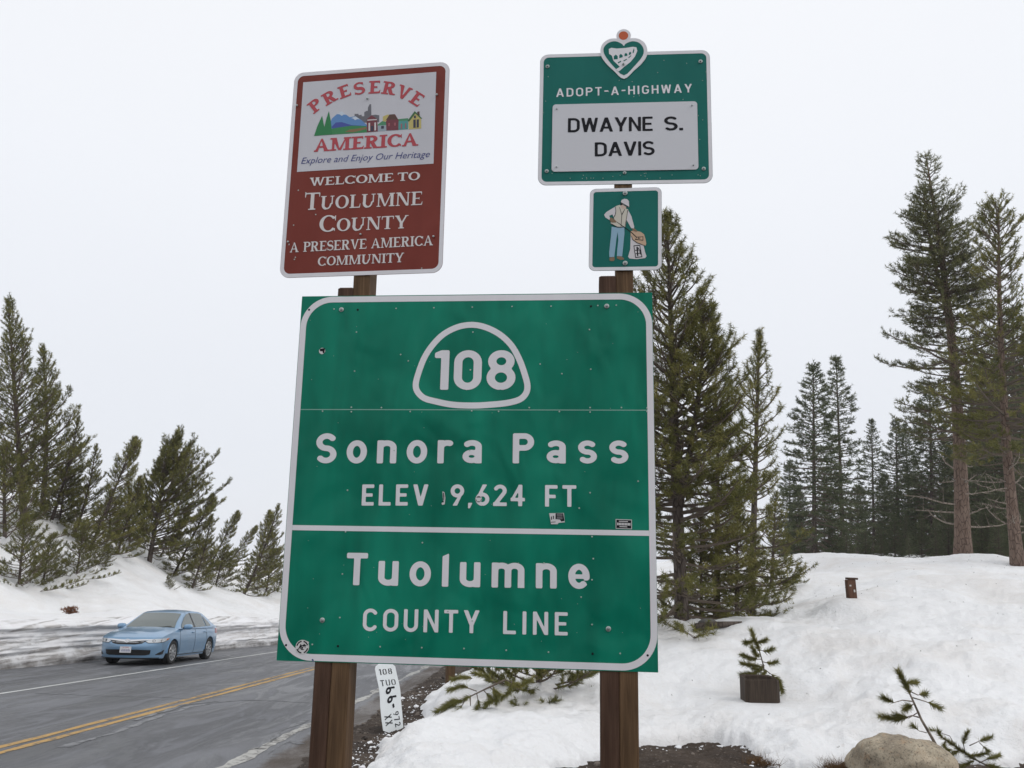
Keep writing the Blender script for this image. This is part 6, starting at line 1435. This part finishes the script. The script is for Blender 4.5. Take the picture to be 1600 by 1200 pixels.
def front_patch(nm, prims, mt, off, cell=.012, parent=None):
    V, Fs = shape_mesh(prims, cell, (), False); me = bpy.data.meshes.new(nm); me.from_pydata([tuple(front_pt(a, z, off)) for a, z in V], [], [f[::-1] for f in Fs] if False else Fs)
    me.polygons.foreach_set('use_smooth', [True]*len(me.polygons)); me.materials.append(mt); me.update(); return link(nm, me, parent or car)
g_ = front_patch('grille', [('P', [(-.50, .655), (-.40, .585), (-.22, .560), (.22, .560), (.40, .585), (.50, .655), (.30, .665), (0, .655), (-.30, .665)])], BLK, .006)
front_patch('grille_bar', [('L', [(-.60, .690), (-.42, .683), (-.22, .668), (0, .655), (.22, .668), (.42, .683), (.60, .690)], [.026, .036, .042, .052, .042, .036, .026])], CHR, .014)
front_patch('grille_bar', [('L', [(-.44, .632), (-.2, .618), (.2, .618), (.44, .632)], .011)], CHR, .010)
front_patch('lower_intake', [('P', [(-.62, .415), (-.60, .30), (-.50, .275), (.50, .275), (.60, .30), (.62, .415), (.3, .425), (-.3, .425)])], BLK, .006)
front_patch('splitter', [('L', [(-.80, .205), (-.4, .20), (.4, .20), (.80, .205)], .022)], BLK, .010)
for sg_ in (1, -1):
    hl_ = [(sg_*a, z) for a, z in [(.47, .640), (.55, .600), (.75, .605), (.98, .640), (1.15, .690), (1.20, .735), (1.05, .728), (.80, .715), (.60, .703)]]
    L1 = front_patch('headlight', [('P', hl_)], LENS, .010)
    front_patch('headlight_rim', [('L', hl_[:6], .010)], BLK, .012, .008, L1)
    front_patch('reflector', [('C', sg_*.66, .655, .032)], BLK, .014, .008, L1); front_patch('reflector', [('C', sg_*.66, .655, .020)], CHR, .018, .006, L1); front_patch('reflector', [('C', sg_*.82, .668, .030)], CHR, .014, .008, L1)
    front_patch('turn_signal', [('P', [(sg_*1.02, .665), (sg_*1.12, .690), (sg_*1.16, .720), (sg_*1.04, .712)])], AMB, .014, .008, L1)
    front_patch('fog_recess', [('P', [(sg_*a, z) for a, z in [(.70, .285), (.80, .285), (.93, .30), (.98, .42), (.90, .40), (.78, .345)]])], BLK, .007)
    mb_ = MB(); mb_.grid([[(x_, sg_*(wid(max(x_, XB), z)+.006-(0 if x_ > XB else (XB-x_)*.4)), z) for z in np.linspace(.78, .93, 4)] for x_ in np.linspace(-2.22, -1.88, 6)]); mb_.build('tail_light', REDL, car, True)
# oval emblem of interlaced rings
e_ = front_patch('emblem', [('L', arc(0, .655, .066, .042, 0, 360, 28), .012), ('L', arc(0, .655, .024, .040, 0, 360, 20), .010), ('L', arc(0, .672, .046, .018, 0, 360, 20), .010)], CHR, .022, .005)
pl = empty('p', (0, 0, 0)); bpy.data.objects.remove(pl)
mb_ = MB(); mb_.box((2.405, -.155, .345), (2.413, .155, .505)); np_ = mb_.build('number_plate', flat('plate_white', (.66, .66, .68)), car)
front_x = 2.4145
for txt, z0_, cp, mt_, x0_, x1_ in (('CALIFORNIA', .475, .020, REDP, -.09, .09), ('6YTV812'[:0], .37, .07, BLUEP, -.13, .13)):
    if not txt: continue
    V = []; Fs = []; tot = sum(glyph('g', ch, .16)[2]+.15 for ch in txt); k_ = (x1_-x0_)/tot; xx = 0
    for ch in txt:
        g = glyph('g', ch, .16); b0 = len(V)
        for v in g[0]: V.append((front_x, x0_+(xx+v[0])*k_, z0_+v[1]*cp))
        Fs += [[i+b0 for i in f] for f in g[1]]; xx += g[2]+.15
    me = bpy.data.meshes.new('lettering'); me.from_pydata(V, [], Fs); me.materials.append(mt_); link('lettering', me, np_)
mb_ = MB()
for k in range(7):
    y_ = -.118+k*.0375; mb_.box((front_x-.0005, y_, .372), (front_x+.0005, y_+.006, .445)); mb_.box((front_x-.0006, y_+.006, .439 if k % 2 else .405), (front_x+.0004, y_+.022, .445 if k % 2 else .411)); mb_.box((front_x-.0007, y_+.018, .372), (front_x+.0006, y_+.024, .41+(k % 3)*.015))
mb_.build('plate_characters', BLUEP, np_)
# wheels
def wheel(x_, sg_, first=None):
    r = empty('wheel', (x_, sg_*.79, .325)); r.parent = car; s1 = sg_
    mb_ = MB(); mb_.lathe([(.215, -.10*s1), (.27, -.105*s1), (.312, -.095*s1), (.325, -.07*s1), (.326, .07*s1), (.312, .10*s1), (.275, .110*s1), (.225, .098*s1), (.21, .08*s1)], (0, 0, 0), 'y', 40); mb_.build('tyre', TYR, r, True)
    mb_ = MB(); mb_.lathe([(.222, .098*s1), (.215, .085*s1), (.205, .03*s1), (.06, .02*s1), (0, .02*s1)], (0, 0, 0), 'y', 40); mb_.build('wheel_well', BLK, r, True)
    mb_ = MB(); mb_.lathe([(.224, .094*s1), (.218, .104*s1), (.205, .100*s1), (.200, .080*s1)], (0, 0, 0), 'y', 40)
    for k in range(10):
        a = 2*math.pi*k/10+.1; d_ = np.array([math.cos(a), 0, math.sin(a)]); p_ = np.array([-math.sin(a), 0, math.cos(a)])
        w1, w2_ = .020, .028; q = [d_*.05-p_*w1, d_*.05+p_*w1, d_*.207+p_*w2_, d_*.207-p_*w2_]
        mb_.add([tuple(v+np.array([0, .098*s1, 0])) for v in q]+[tuple(v*1.0+np.array([0, .075*s1, 0])) for v in q], [(0, 1, 2, 3), (7, 6, 5, 4), (0, 4, 5, 1), (1, 5, 6, 2), (2, 6, 7, 3), (3, 7, 4, 0)])
    mb_.lathe([(.058, .08*s1), (.055, .104*s1), (.03, .110*s1), (0, .110*s1)], (0, 0, 0), 'y', 20); mb_.build('rim', RIM, r)
for x_ in (XF, XR):
    for sg_ in (1, -1): wheel(x_, sg_)
# inside: seats and wheel seen through nothing, so only wipers outside
mb_ = MB()
for y0, y1 in ((-.45, .05), (.10, .62)): mb_.tube([(1.10, y0, .985), (1.02, y1, 1.03)], .008, 5); mb_.build('wiper', BLK, car); mb_ = MB()

# ------------------------------------------------------------------ thin snowy air
mb_ = MB(); mb_.box((-430, -90, -12), (430, 810, 60)); HZ = bpy.data.materials.new('haze'); HZ.use_nodes = True; t = HZ.node_tree; t.nodes.clear()
pv = t.nodes.new('ShaderNodeVolumePrincipled'); pv.inputs['Color'].default_value = (0.93, 0.95, 1.0, 1); pv.inputs['Density'].default_value = HAZE_DENSITY; pv.inputs['Anisotropy'].default_value = 0.2
oo = t.nodes.new('ShaderNodeOutputMaterial'); t.links.new(pv.outputs[0], oo.inputs['Volume'])
o = mb_.build('haze', HZ); tag(o, kind='stuff'); o['label'] = 'thin pale cold haze filling the air over the pass'; o['category'] = 'haze'
SC.cycles.volume_bounces = 1
